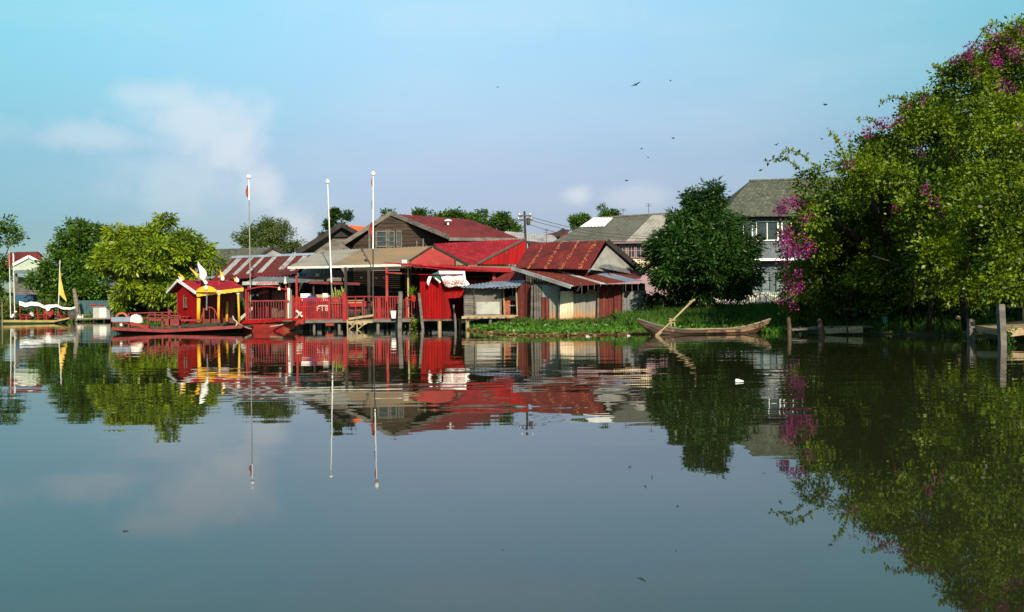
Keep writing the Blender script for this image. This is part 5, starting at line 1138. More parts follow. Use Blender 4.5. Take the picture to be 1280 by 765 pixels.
def flame(px, pyb, pyt, D, w, mt, lean=0):
    b0, t0 = P(px, pyb, D), P(px+lean, pyt, D); H = t0.z-b0.z; m = MB(); pts = []; rd = []
    for i in range(9):
        u = i/8; pts.append(b0.lerp(t0, u)+Vector((.10*w*math.sin(u*5)*4, 0, 0))); rd.append(max(.008, w*(.45+.55*math.sin(min(1, u*1.7+.15)*math.pi*.62))*(1-u**1.6)))
    m.tube(pts, rd, 10); return m.build('roof_finial', M[mt], t, smooth=True)
flame(252.5, 350, 327, 43.4, .23, 'white', -2.5); flame(247, 347, 334, 43.8, .10, 'gold', -9); flame(229, 351, 341, 44.4, .10, 'gold', -4.5); flame(226, 351.5, 345, 44.35, .09, 'white', -2); flame(277, 350.5, 337.5, 44.7, .13, 'gold', -.5); flame(277.5, 350.5, 344, 44.5, .10, 'white', .5); flame(295.5, 352.5, 346, 44.4, .11, 'white', 1); flame(293.5, 352, 347, 44.6, .09, 'gold', 0); flame(257, 355.5, 348.5, 43.3, .11, 'white', -3)
r = MB(); wq = r1_.lerp(f0, .45); wq = V3(wq, -.06, -.08); zz0, zz1 = P(234, 384, 44).z, P(234, 369, 44).z
dd = (f0-r1_).normalized(); r.beam(zat(wq, zz0), zat(wq, zz1), .05); r.beam(zat(wq+dd*.22, zz0), zat(wq+dd*.22, zz1-.1), .05); r.beam(zat(wq-dd*.05, zz0), zat(wq+dd*.27, zz0), .05); r.beam(zat(wq-dd*.05, zz1-.15), zat(wq+dd*.27, zz1-.15), .05); r.build('window_frame', M['deck'], t)
r = MB(); r.tube([P(258.5, 366, 42.9), P(258.3, 388, 42.9)], .035, 6); r.build('lamp_rod', M['zinc'], t)
r = MB(); cc_ = P(262, 403, 43.1); pts = [cc_+Vector((.42*math.cos(math.pi*i/10), 0, .75*math.sin(math.pi*i/10))) for i in range(11)]; r.tube(pts, .03, 6)
for i in (3, 5, 7): r.tube([zat(pts[i], cc_.z), pts[i]], .015, 5)
r.build('arched_gate', M['redboard'], t)
r = MB(); r.lathe(P(231, 396, 43.4), [(.3, 0), (.3, .03)], 12); r.lathe(P(231, 403, 43.4), [(.03, 0), (.03, .3)], 8); r.build('deck_table', M['redboard'], t)
# things on the cabin boat
q = P(152.3, 398.5, 42.95); m = MB(); vs = []; fs = []; nA, nB = 24, 8
for i in range(nA):
    for k in range(nB):
        a_, b3 = 2*math.pi*i/nA, 2*math.pi*k/nB; rr = .27+.065*math.cos(b3); vs.append(q+Vector((rr*math.cos(a_), .065*math.sin(b3), rr*math.sin(a_))))
for i in range(nA):
    for k in range(nB): fs.append((i*nB+k, ((i+1) % nA)*nB+k, ((i+1) % nA)*nB+(k+1) % nB, i*nB+(k+1) % nB))
lr = thing('life_ring', 'orange life ring hung behind the pale signboard at the left end of the cabin boat', 'life ring', q); m.add(vs, fs); m.build('ring', M['lifering'], lr, smooth=True)
m = MB(); m.box(q+Vector((0, -.03, -.27)), (.1, .16, .16)); m.build('band', M['white'], lr)
q = P(170, 403.5, 44.3); m = MB(); vs = []
for j in range(8):
    for i in range(12):
        a_ = 2*math.pi*i/12; z = j/7; rr = (1-z**2.5)**.5 if j < 7 else .02; vs.append(q+Vector((.36*rr*math.cos(a_)+.03*math.sin(i*3), .28*rr*math.sin(a_), .42*z+.02*math.sin(i*2.3+j))))
fs = [(j*12+i, j*12+(i+1) % 12, (j+1)*12+(i+1) % 12, (j+1)*12+i) for j in range(7) for i in range(12)]; m.add(vs, fs)
tag(m.build('wrapped_bundle', M['offwhite'], loc=q), 'pale wrapped bundle on the deck of the cabin boat beside the life ring', 'bundle')
def rope(pts, lab, rad=.025):
    m = MB(); m.tube(pts, rad, 6); return tag(m.build('mooring_rope', M['rope'], loc=pts[0]), lab, 'rope')
def sagline(a, b_, sag, n=12): return [a.lerp(b_, i/n)-Vector((0, 0, sag*math.sin(i/n*math.pi))) for i in range(n+1)]
rope([P(291, 395, 43.3), P(292, 399, 43.2), P(296, 402, 43.2), P(297, 405, 43.2), P(295, 408, 43.2)]+sagline(P(296, 403, 43.2), P(314, 411, 44.2), .05), 'pale mooring rope looped from the cabin boat down to the water', .035)
rope(sagline(P(338, 408, 44.6), P(377.5, 391, 46.5), .18), 'pale mooring rope from the red boat up to the pier railing', .03)
m = MB(); m.beam(P(299, 400, 44.5), P(316, 384.5, 45.6), .07, .12); tag(m.build('gangplank', M['offwhite'], loc=P(299, 400, 44.5)), 'pale plank leaning between the cabin boat and the red boat', 'plank')
m = MB(); m.beam(P(370.5, 388, 46.5), P(378, 396, 46.4), .05, .09); m.beam(P(371, 397, 46.5), P(377, 390, 46.4), .05, .09); tag(m.build('crossed_cleat', M['offwhite'], loc=P(374, 392, 46.5)), 'pale crossed boards tied at the left end of the pier railing', 'boards')

# ---- second red boat
t = thing('red_boat', 'red boat with slatted rails and a low arched roof, between the cabin boat and pier', 'boat', G(335, 46, 0))
a, b_ = G(300, 45.9, 0), G(375, 46.2, 0)
hull('hull', M['redboard'], t, a, b_, 2.0, lambda s: .36+.28*max(0, (s-.6)/.4)**1.5, lambda s: -.15+.15*max(0, 1-s/.2)+.5*max(0, (s-.8)/.2)**1.3, lambda s: min(1, .7+s, (1-s)*2.6+.05), full=.8)
zdk = P(330, 400.5, 45).z
r = MB(); x0, x1 = P(299, 400, 45.2).x, P(366, 400, 45.2).x; r.box(((x0+x1)/2, 46.0, zdk-.04), (x1-x0, 1.9, .06)); r.build('deck', M['deck'], t)
r = MB(); r.beam(P(298, 403, 44.95), P(344, 400.5, 44.98), .06, .18); r.beam(P(344, 400.5, 44.98), P(374, 398.8, 45.3), .06, .13); r.build('gunwale', M['redsheet'], t)
railing(t, G(310, 45.0, 0), G(362, 45.2, 0), zdk, P(335, 376, 45).z, M['pinkrail'], step=.13, w=.03)
for px, pt, D, w, mt in ((307.5, 361, 45.0, .09, 'redboard'), (310.5, 358, 45.1, .07, 'redboard'), (333, 360, 46.7, .08, 'pinkrail'), (357.5, 357, 45.1, .07, 'redboard'), (361, 360, 45.4, .12, 'offwhite'), (364, 362, 46.6, .06, 'zinc')):
    r = MB(); q = P(px, pt, D); r.beam(zat(q, zdk), q, w); r.build('post', M[mt], t)
r = MB(); n_ = 12; vs = []
for j, D in enumerate((44.9, 47.0)):
    for i in range(n_+1):
        u = i/n_; q = P(308+(358-308)*u, 361.5-4.2*math.sin(u*math.pi), D); vs += [q, V3(q, 0, 0, -.06)]
fs = []
S_ = (n_+1)*2
for i in range(n_): k = i*2; fs += [(k, k+2, S_+k+2, S_+k), (k+1, S_+k+1, S_+k+3, k+3), (k, k+1, k+3, k+2), (S_+k, S_+k+2, S_+k+3, S_+k+1)]
r.add(vs, fs); r.build('arched_roof', M['redroof'], t)
r = MB(); q0, q1 = P(340, 395, 46.8), P(356, 395, 46.8); r.boards(zat(q0, zdk), zat(q1, zdk), 1.55, 9, .04); r.build('door_panel', M['deck'], t)
r = MB(); q0, q1 = P(322, 395, 46.7), P(337, 395, 46.7); r.boards(zat(q0, zdk), zat(q1, zdk), 1.5, 9, .04, .08); r.beam(P(324, 366, 46), P(336, 364, 46), .1, .14); r.build('lattice_panel', M['redboard'], t)
for (px, py, D) in ((316, 369, 45.9), (322, 368.5, 45.9)):
    m = MB(); m.ball(P(px, py, D), .07, 8, 6); m.build('lamp', M['offwhite'], t, smooth=True)
m = MB(); m.lathe(P(349, 361, 44.9), [(.06, 0), (.08, -.06), (.03, .1)], 8); m.build('lamp', M['offwhite'], t)
leafy_pot(G(303, 46.6, zdk), 'clay', 'green potted plant between the gold post and the red boat', .8, .18, 60, 'L_green')
# striped parasol-like finial on canopy
m = MB(); m.lathe(P(356.5, 355, 47.9), [(.07, 0), (.1, .05), (.06, .12), (.05, .2), (.01, .42)], 8); tag(m.build('canopy_ornament', M['offwhite'], loc=P(356.5, 355, 47.9)), 'small pale spire standing on the right end of the lettered canopy', 'ornament')

# ---- people (seated figures)
def skinned(name, verts, edges, rad, mt, parent, root=0, sub=2):
    me = bpy.data.meshes.new(name); me.from_pydata([tuple(v) for v in verts], edges, []); ob = bpy.data.objects.new(name+'_tmp', me); C.objects.link(ob)
    ob.modifiers.new('s', 'SKIN'); sv = me.skin_vertices[0].data
    for i, rr in enumerate(rad): sv[i].radius = (rr, rr) if isinstance(rr, (int, float)) else rr; sv[i].use_root = (i == root)
    ob.modifiers.new('u', 'SUBSURF').levels = sub
    bpy.context.view_layer.update()
    m2 = bpy.data.meshes.new_from_object(ob.evaluated_get(bpy.context.evaluated_depsgraph_get())); bpy.data.objects.remove(ob); bpy.data.meshes.remove(me)
    m2.name = name; m2.materials.clear(); m2.materials.append(mt); m2.polygons.foreach_set('use_smooth', [True]*len(m2.polygons))
    o = bpy.data.objects.new(name, m2); C.objects.link(o)
    if parent: o.parent = parent
    return o
def person(q, lab, shirt, face=1, lean=.15, rz=0, trousers='trousers', hat=None):
    """seated figure; the origin is under the seat, face = +1 looks to the right of the picture"""
    t = thing('person', lab, 'person', q); t.rotation_euler.z = rz; f = face
    J = {'pel': (0, 0, .12), 'waist': (.04*f+lean*.2, 0, .30), 'chest': (lean*.8*f, 0, .50), 'neck': (lean*1.2*f, 0, .64), 'head': (lean*1.4*f+.02*f, 0, .76), 'top': (lean*1.4*f, 0, .86)}
    names = list(J); V_ = [Vector(J[k]) for k in names]; E = [(i, i+1) for i in range(5)]; Rd = [.13, .12, .14, .055, .095, .07]
    for s in (-1, 1):
        i0 = len(V_); V_ += [Vector((.05*f, s*.10, .11)), Vector((.40*f, s*.14, .34 if s > 0 else .28)), Vector((.38*f, s*.13, .02)), Vector((.50*f, s*.13, -.02))]; E += [(0, i0), (i0, i0+1), (i0+1, i0+2), (i0+2, i0+3)]; Rd += [.10, .06, .045, .035]
        i0 = len(V_); V_ += [Vector((lean*.8*f, s*.19, .54)), Vector((lean*.9*f+.05*f, s*.23, .32)), Vector((.28*f+lean*.4*f, s*.18, .30)), Vector((.36*f+lean*.4*f, s*.16, .30))]; E += [(2, i0), (i0, i0+1), (i0+1, i0+2), (i0+2, i0+3)]; Rd += [.06, .042, .032, .04]
    body = skinned('body', V_, E, Rd, M['skin'], t)
    hx = J['head'][0]
    sv_ = [Vector((0.02*f, 0, .16)), Vector((.04*f+lean*.2, 0, .30)), Vector((lean*.8*f, 0, .50)), Vector((lean*1.05*f, 0, .59))]; Es = [(0, 1), (1, 2), (2, 3)]; Rs = [.145, .135, .155, .08]
    for s in (-1, 1): i0 = len(sv_); sv_ += [Vector((lean*.8*f, s*.20, .53)), Vector((lean*.9*f+.04*f, s*.235, .36))]; Es += [(2, i0), (i0, i0+1)]; Rs += [.08, .065]
    skinned('shirt', sv_, Es, Rs, M[shirt], t)
    tv = [Vector((0, 0, .12))]; Et = []; Rt = [.14]
    for s in (-1, 1): i0 = len(tv); tv += [Vector((.06*f, s*.10, .12)), Vector((.40*f, s*.14, .34 if s > 0 else .28)), Vector((.385*f, s*.13, .08))]; Et += [(0, i0), (i0, i0+1), (i0+1, i0+2)]; Rt += [.115, .075, .06]
    skinned('trousers', tv, Et, Rt, M[trousers], t)
    m = MB(); m.ball(Vector((hx-.015*f, 0, .80)), (.105, .09, .095), 12, 8); ob = m.build('hair' if not hat else 'headscarf', M['hair'] if not hat else M[hat], None, smooth=True); ob.parent = t
    m = MB(); m.ball(Vector((hx+.095*f, 0, .755)), (.02, .014, .02), 6, 5)
    for s in (-1, 1): m.ball(Vector((hx, s*.09, .76)), (.02, .012, .03), 6, 5)
    ob = m.build('face_features', M['skin'], None, smooth=True); ob.parent = t
    return t

# ---- tour boat with the white canopy on the far left
t = thing('covered_boat', 'long green and yellow river boat under a sagging white canopy, on the far left', 'boat', G(45, 84, 0))
a, b_ = G(-6, 84, 0), G(90, 84, 0)
hull('hull', M['greenhull'], t, a, b_, 1.8, lambda s: .30+.40*max(0, (s-.8)/.2)**1.6, lambda s: -.2+.25*max(0, 1-s/.12)+.7*max(0, (s-.85)/.15)**1.2, lambda s: min(1, .5+s*2.5, (1-s)*4+.06), full=.8)
r = MB(); q0, q1 = P(4, 401.3, 83.1), P(68, 401.6, 83.1); r.beam(q0, q1, .07, .22); r.beam(q1, P(87, 397.5, 83.7), .07, .14); r.build('gunwale', M['yellowhull'], t)
r = MB(); r.box((P(40, 400, 84).x, 84, .26), (5.4, 1.5, .05)); r.build('deck', M['deck'], t)
r = MB()
for px, yt in ((25, 384), (46.5, 384), (55, 385), (73, 386), (90, 388)):
    for D in (83.3, 84.7): q = P(px, yt, D); r.tube([zat(q, .2), V3(q, 0, 0, .3)], .035, 6)
r.split('canopy_post', M['redboard'], t)
m = MB(); vs = []; nx, ny = 30, 8
for j in range(ny+1):
    for i in range(nx+1):
        u, v = i/nx, j/ny; px = 24+70*u; yt = 376+8.5*u+1.2*math.sin(u*17); D = 83+2*v
        drop = (abs(v-.5)*2)**2*(.42-.25*u+(.30 if abs(u-.52) < .04 else 0)); q = P(px, yt, D); vs.append(V3(q, 0, 0, -drop+.03*math.sin(i*1.3)))
m.add(vs, [(j*(nx+1)+i, j*(nx+1)+i+1, (j+1)*(nx+1)+i+1, (j+1)*(nx+1)+i) for j in range(ny) for i in range(nx)]); m.build('canopy', M['cloth'], t, smooth=True)
r = MB(); r.beam(P(26, 393, 83.3), P(60, 393, 83.3), .04); r.beam(P(58, 388, 83.35), P(66, 394, 83.3), .3, .5); r.build('side_rail', M['redboard'], t)
r = MB()
for px in (30, 37, 52, 62, 80): r.box((P(px, 396, 84).x, 84, .52), (.1, 1.2, .5)); r.box((P(px, 396, 84).x+.2, 84, .55), (.4, 1.2, .05))
r.build('seat', M['redboard'], t)
q = P(66, 399, 83.6); 
person(G(14, 83.8, .34), 'seated person in a white top at the open left end of the covered boat', 'white', 1, .3, .2, hat='offwhite')
person(G(41, 83.8, .45), 'person in a pale shirt seated under the left half of the white canopy', 'offwhite', -1, .1)
person(G(65, 83.9, .45), 'person in a white and dark top seated under the right half of the canopy', 'white', 1, .15)
person(G(75.5, 84.1, .45), 'person in a red top seated near the bow under the canopy', 'redboard', -1, .1)
m = MB(); q = P(90, 391, 84.6); m.ball(q, (.42, .4, .5), 10, 7); tag(m.build('sack', M['offwhite'], loc=q), 'pale sack at the bow of the covered boat', 'sack')
# poles and pennants on the left
def pennant_pole(pt, pb, D, lab, cl, mt='offwhite', r0=.05):
    a, b_ = P(*pb, D), P(*pt, D); t = thing('pennant_pole', lab, 'pole', a); m = MB(); m.tube([a, b_], [r0, r0*.7], 6); m.build('shaft', M[mt], t)
    if cl:
        pts, cm_ = cl; m = MB(); vs = [P(x, y, D-.03) for x, y in pts]; m.poly(vs, (0, .03, 0)); m.build('pennant', M[cm_], t)
    return t
pennant_pole((11.5, 314), (13.5, 403), 86, 'left of two slim flagpoles behind the covered boat, red cloth at its top', ([(11.5, 315), (13, 318), (12.8, 333), (11, 334), (10.3, 325)], 'redboard'))
pennant_pole((16.2, 316), (18.8, 403), 86, 'right of two slim flagpoles behind the covered boat, pale cloth at its top', ([(16.2, 316), (17.5, 318), (17.6, 327), (15.8, 326)], 'offwhite'))
pennant_pole((75, 325), (72.5, 402), 86, 'slim pole with a furled yellow cloth, behind the canopy of the covered boat', ([(75, 338), (76.5, 350), (79, 362), (83.5, 377), (80, 374), (75.5, 369), (73.6, 368), (74.2, 352)], 'yellowcloth'))
pennant_pole((2.5, 377), (3, 405), 83, 'bare greenish pole in the water at the stern of the covered boat', None, 'palebark', .07)
m = MB(); m.tube([P(98.5, 401, 94), P(96.5, 385, 94), P(92.5, 361, 94)], [.32, .26, .17], 9); tag(m.build('leaning_trunk', M['palebark'], loc=P(98.5, 401, 94)), 'bare pale leaning trunk on the left bank behind the quay', 'tree trunk')
t = thing('quay', 'low weathered landing quay between the covered boat and the white cabinet', 'quay', G(112, 92, 0))
r = MB(); r.box((P(112, 399, 91).x, 92, .34), (6.6, 2.2, .14)); r.build('deck', M['concrete'], t)
r = MB()
for px in (80, 92, 104, 117, 130, 143): q = G(px, 91.1, 0); r.tube([zat(q, -.5), zat(q, .28)], .09, 7)
r.split('pile', M['woodblack'], t)
r = MB(); r.beam(P(88, 393.5, 92), P(114, 393.5, 92), .06, .08); r.build('rail', M['woodgold'], t)
t = thing('white_cabinet', 'white two-door cabinet standing on the quay at the water edge', 'cabinet', P(125, 400, 91.2))
x0, x1 = P(116, 390, 91.2).x, P(132.5, 390, 91.2).x; z0, z1 = .41, P(125, 384, 91.2).z
r = MB(); r.box(((x0+x1)/2, 91.7, (z0+z1)/2), (x1-x0, .9, z1-z0)); r.build('body', M['offwhite'], t)
for i in (0, 1): r = MB(); w_ = (x1-x0)/2; r.box((x0+w_*(i+.5), 91.23, (z0+z1)/2), (w_-.05, .04, z1-z0-.08)); r.build('door', M['offwhite' if i else 'whiteboard'], t)
r = MB(); r.box(((x0+x1)/2+.05, 91.7, z1+.05), (x1-x0+.25, 1.15, .09)); r.build('roof', M['zinc'], t)
q = Vector((P(117, 383, 91.6).x, 91.6, z1+.1)); m = MB(); m.ball(q+Vector((0, 0, .12)), (.35, .25, .14), 10, 6); m.ball(q+Vector((.75, .05, .1)), (.3, .22, .1), 10, 6); tag(m.build('red_tarpaulin', M['redboard'], loc=q), 'red tarpaulin bundled on top of the white cabinet', 'tarpaulin')
q = G(99.8, 91.5, .41); m = MB(); m.box(q+Vector((0, 0, .12)), (.4, .25, .22)); m.box(q+Vector((.32, 0, .17)), (.08, .1, .34)); m.box(q+Vector((-.12, 0, .28)), (.1, .1, .14)); tag(m.build('pump', M['offwhite'], loc=q), 'small pale pump on the quay left of the white cabinet', 'pump')

# ---- sampan beached by the grass
t = thing('sampan', 'old brown wooden sampan moored against the weed and tall grass', 'boat', G(880, 33.4, 0))
a, b_ = P(797.5, 400, 33.0), P(963, 403, 33.9)
zsf = lambda s: .17+.43*max(0, 1-s/.36)**1.7+.36*max(0, (s-.66)/.34)**2.0
zkf = lambda s: -.10+.56*max(0, 1-s/.13)**1.1+.55*max(0, (s-.86)/.14)**1.1
hull('hull', M['woodbrown'], t, a, b_, .95, zsf, zkf, lambda s: max(.07, min(1, (s/.42)**.6, ((1-s)/.4)**.7)), n=32, th=.03, full=.62)
d_ = (zat(b_, 0)-zat(a, 0)).normalized(); nr = Vector((d_.y, -d_.x, 0))
for sgn in (-1, 1):
    m = MB(); pts = []
    for i in range(33):
        s = i/32; w = .475*max(.07, min(1, (s/.42)**.6, ((1-s)/.4)**.7)); pts.append(zat(a, 0).lerp(zat(b_, 0), s)+nr*w*sgn+Vector((0, 0, zsf(s)+.012)))
    m.tube(pts, .028, 6); m.build('gunwale', M['woodgrey' if sgn > 0 else 'woodpale'], t)
for sgn in (-1, 1):
    for fz, fw in ((.38, .935), (.68, .80)):
        m = MB(); pts = []
        for i in range(2, 31):
            s = i/32; w = .475*max(.07, min(1, (s/.42)**.6, ((1-s)/.4)**.7)); pts.append(zat(a, 0).lerp(zat(b_, 0), s)+nr*w*fw*1.012*sgn+Vector((0, 0, zsf(s)+(zkf(s)-zsf(s))*fz)))
        m.tube(pts, .010, 5); m.build('strake', M['woodblack'], t)
for s in (.2, .38, .56, .72, .86):
    m = MB(); c = zat(a, 0).lerp(zat(b_, 0), s); w = .45*min(1, (s/.42)**.6, ((1-s)/.4)**.7); m.beam(c+nr*w+Vector((0, 0, zsf(s)-.02)), c-nr*w+Vector((0, 0, zsf(s)-.02)), .14, .025); m.build('thwart', M['woodgrey'], t)
m = MB(); c0, c1 = zat(a, 0).lerp(zat(b_, 0), .76), zat(a, 0).lerp(zat(b_, 0), .98)
pts = [zat(a, 0).lerp(zat(b_, 0), .74+.24*i/8) for i in range(9)]
vs = []
for i, p in enumerate(pts): s = .74+.24*i/8; w = .485*((1-s)/.4)**.7; vs += [p+nr*w+Vector((0, 0, zsf(s)-.005)), p+nr*(w*.93+.012)+Vector((0, 0, zsf(s)-.13))]
m.add(vs, [(i*2, i*2+1, i*2+3, i*2+2) for i in range(8)]); m.build('stern_plank', M['woodgold'], t)
c = P(839, 408, 33.0); m = MB(); m.tube([c, P(838, 399, 33.0)], .03, 6); m.tube([V3(c, .15, .1), P(843, 402, 33.1)], .025, 6); m.tube([P(836, 401, 33), P(845, 400, 33.1)], .02, 6); m.build('oar_crutch', M['woodpale'], t)
m = MB(); p0, p1, p2 = P(819.5, 420.5, 32.3), P(840, 401, 33.0), P(865.5, 376, 33.8); m.tube([p0, p0.lerp(p1, .5), p1, p1.lerp(p2, .6), p2], [.02, .025, .03, .035, .045], 7); m.beam(V3(p2, -.12, 0, -.04), V3(p2, .10, 0, .05), .05)
m.beam(p0, p0.lerp(p1, .35), .03, .12)
tag(m.build('oar', M['woodpale'], loc=p1), 'long pale oar propped slanting across the left end of the sampan', 'oar')
m = MB(); q = P(839, 403, 32.95); m.tube([q+Vector((.09*math.cos(i), .05*math.sin(i), -.03+.02*i)) for i in range(10)], .018, 5); tag(m.build('rope_lashing', M['rope'], loc=q), 'pale rope lashing that ties the oar to the sampan', 'rope')
# ---- middle jetty
t = thing('low_jetty', 'low broken plank jetty in the shade right of the sampan', 'jetty', G(1040, 31, 0))
r = MB(); za = P(990, 411.5, 31.6); zb_ = P(1022, 410, 31.3); zc = P(1092, 407.5, 30.5)
for (A_, B_) in ((za, zb_), (V3(zb_, .05, 0, .03), zc)): r.poly([A_, B_, V3(B_, .1, 1.1), V3(A_, .1, 1.1)], (0, 0, -.05))
r.build('deck', M['woodgrey'], t)
r = MB(); r.beam(V3(zb_, .1, -.02, -.12), V3(P(1058, 409, 30.8), 0, -.02, -.10), .05, .18); r.beam(V3(P(1060, 408.8, 30.8), 0, -.03, -.1), V3(P(1078, 408, 30.6), 0, -.03, -.1), .06, .22); r.build('side_plank', M['woodpale'], t)
for px, D in ((1000, 31.6), (1040, 31), (1062, 30.8), (1088, 30.6)):
    r = MB(); q = G(px, D+.1, 0); r.tube([zat(q, -.5), zat(q, .3)], .05, 7); r.build('leg', M['woodblack'], t)
for pts, lab in (([(985.5, 398, .07), (986.5, 419, .08)], 'short weathered post at the left end of the low jetty'), ([(1024, 400, .09), (1026.5, 421, .11)], 'thick split brown stump post in front of the low jetty')):
    q0, q1 = P(pts[0][0], pts[0][1], 31), P(pts[1][0], pts[1][1], 31); m = MB(); m.tube([zat(q1, -.5), zat(q1.lerp(q0, .5), q0.z*.5)+Vector((.02, 0, 0)), q0, V3(q0, .01, 0, .05)], [pts[1][2], pts[1][2]*.9, pts[0][2], pts[0][2]*.4], 9)
    if pts[0][0] > 1000: m.tube([zat(V3(q1, .16), -.4), V3(q0, .12, 0, -.22), V3(q0, .10, 0, -.1)], [.06, .05, .02], 7)
    tag(m.build('jetty_post', M['woodbrown'], loc=zat(q1, 0)), lab, 'post')
# ---- right jetty
t = thing('plank_jetty', 'worn plank jetty with two square posts at the right edge of the water', 'jetty', G(1255, 24, 0))
A_, B_, C_, D_ = P(1217, 406.8, 25.2), P(1257, 412.2, 23.0), P(1300, 403.5, 23.6), P(1262, 398.5, 27.5)
r = MB(); E_ = P(1360, 400, 24.2); F_ = P(1330, 395.5, 28)
n_ = 14
for i in range(n_):
    u0, u1 = i/n_, (i+.93)/n_; j = random.uniform(-.05, .05)
    a0, a1 = A_.lerp(F_, u0), A_.lerp(F_, u1); b0, b1 = B_.lerp(E_, u0), B_.lerp(E_, u1); r.poly([V3(b0, j), V3(b1, j), a1, a0], (0, 0, -.05))
r.build('deck', M['woodpale'], t)
r = MB(); r.beam(V3(B_, 0, -.04, -.11), V3(E_, 0, -.04, -.11), .05, .16); r.beam(V3(A_, -.02, 0, -.1), V3(B_, -.02, 0, -.1), .05, .12); r.build('side_plank', M['woodpale'], t)
for q in (B_.lerp(E_, .3), B_.lerp(E_, .8), A_.lerp(F_, .3), A_.lerp(F_, .8)): r = MB(); r.tube([zat(q, -.9), zat(q, q.z-.06)], .06, 8); r.build('leg', M['woodblack'], t)
for px, yt, yb2, D, w, dx in ((1250.5, 381, 432, 22.7, .155, .02), (1213.5, 399.5, 425, 25.0, .16, 0)):
    q = P(px, yt, D); r = MB(); r.beam(zat(V3(q, .07 if dx else 0), -.8), q, w, w, up=(0, 1, 0)); r.beam(q, V3(q, 0, 0, .02), w*.85, w*.85, up=(0, 1, 0)); r.build('mooring_post', M['woodgrey'], t)
r = MB(); r.beam(P(1259, 383.5, 25.2), P(1300, 383, 25.2), .03, .04); r.beam(P(1279, 383, 25.2), P(1279, 400, 25.2), .03); r.build('rail', M['woodpale'], t)
leafy = np.array([tuple(P(1260, 420, 22.9))]*90)+RNG.normal(size=(90, 3))*np.array([.07, .05, .12]); tag(leaf_mesh('post_weed', leafy, RNG.normal(size=(90, 3)), .09, .5, M['L_weed']), 'green weed clinging under the corner of the plank jetty', 'weeds', kind='stuff')
q = P(1239, 399, 26.5); pos = np.array([tuple(q)]*60)+RNG.normal(size=(60, 3))*.03; d = RNG.normal(size=(60, 3)); d[:, 2] = np.abs(d[:, 2])+.3
tag(leaf_mesh('fern', pos, d, .34, .16, M['L_weed'], None), 'bright green fern tuft behind the plank jetty', 'fern')
# ---- things under the trees
t = thing('bicycle', 'bicycle leaning on the white picket fence under the mango tree', 'bicycle', G(940, 51, 1.0)); q = t.location
def ring(c, r0, w, n=24):
    m = MB(); m.tube([c+Vector((r0*math.cos(2*math.pi*i/n), 0, r0*math.sin(2*math.pi*i/n))) for i in range(n+1)], w, 6); return m
for dx in (-.48, .52):
    c = q+Vector((dx, 0, .35)); o = ring(c, .33, .025).build('wheel', M['hair'], t); m = MB()
    for k in range(8): a_ = math.pi*k/8; m.tube([c+Vector((.31*math.cos(a_), 0, .31*math.sin(a_))), c-Vector((.31*math.cos(a_), 0, .31*math.sin(a_)))], .004, 4)
    m.build('spokes', M['zinc'], o)
m = MB(); P1, P2, P3, P4 = q+Vector((-.48, 0, .35)), q+Vector((.0, 0, .32)), q+Vector((-.12, 0, .78)), q+Vector((.38, 0, .78))
for a_, b__ in ((P1, P2), (P1, P3), (P2, P3), (P2, P4), (P3, P4), (P4, q+Vector((.52, 0, .35)))): m.tube([a_, b__], .018, 6)
m.build('frame', M['darkmetal'], t)
m = MB(); m.box(P3+Vector((-.02, 0, .1)), (.24, .14, .05)); m.tube([P3, P3+Vector((-.02, 0, .1))], .015, 6); m.build('saddle', M['hair'], t)
m = MB(); m.tube([P4, P4+Vector((-.03, 0, .18))], .015, 6); m.tube([P4+Vector((-.1, -.25, .2)), P4+Vector((-.03, -.1, .19)), P4+Vector((-.03, .1, .19)), P4+Vector((-.1, .25, .2))], .015, 6); m.build('handlebar', M['zinc'], t)
t = thing('parked_van', 'pale blue van parked in deep shade behind the bougainvillea tree', 'van', G(1096, 46, .95)); q = t.location
prof = [(-2.1, .3), (-2.15, .95), (-1.9, 1.05), (-1.3, 1.75), (1.9, 1.8), (2.1, 1.0), (2.1, .3)]
m = MB(); m.poly([q+Vector((x, -.8, z)) for x, z in prof], (0, 1.6, 0)); m.build('body', M['vanblue'], t)
for x0, x1 in ((-1.35, -.6), (-.5, .6), (.7, 1.75)): m = MB(); m.poly([q+Vector((x0+(.0 if x0 > -1 else -.25), -.82, 1.1)), q+Vector((x1, -.82, 1.1)), q+Vector((x1, -.82, 1.6)), q+Vector((x0, -.82, 1.6))], (0, .02, 0)); m.build('window', M['paleglass'], t)
for dx in (-1.3, 1.3):
    for dy in (-.72, .72):
        c = q+Vector((dx, dy, .32)); m = MB(); m.tube([c+Vector((0, -.1, 0)), c+Vector((0, .1, 0))], .32, 18); o = m.build('wheel', M['hair'], t); m = MB(); m.tube([c+Vector((0, -.115, 0)), c+Vector((0, .115, 0))], .17, 14); m.build('rim', M['zinc'], o)
m = MB(); m.box(q+Vector((-2.16, -.55, .8)), (.06, .3, .16)); m.build('headlight', M['white'], t); m = MB(); m.box(q+Vector((-2.16, .55, .8)), (.06, .3, .16)); m.build('headlight', M['white'], t)
bucket(P(1106.5, 404, 30), 'tealplastic', 'small teal bucket on the far end of the low jetty', .62)
q = P(1094.5, 379.5, 33); m = MB(); m.lathe(q, [(.05, 0), (.16, .02), (.2, .14), (.18, .14), (.13, .04)], 14); tag(m.build('basin', M['white'], loc=q), 'white basin in the dark under the bougainvillea tree', 'basin')
q = P(1064, 391, 33); m = MB(); m.ball(q, (.30, .2, .22), 10, 7); tag(m.build('cloth_bundle', M['teal'], loc=q), 'teal cloth bundle on the shaded bank behind the low jetty', 'bundle')
q = P(1198, 397, 27.8); m = MB(); m.ball(q, (.09, .05, .07), 8, 5); tag(m.build('pale_rag', M['woodpale'], loc=q), 'pale rag caught in the branches left of the plank jetty', 'rag')
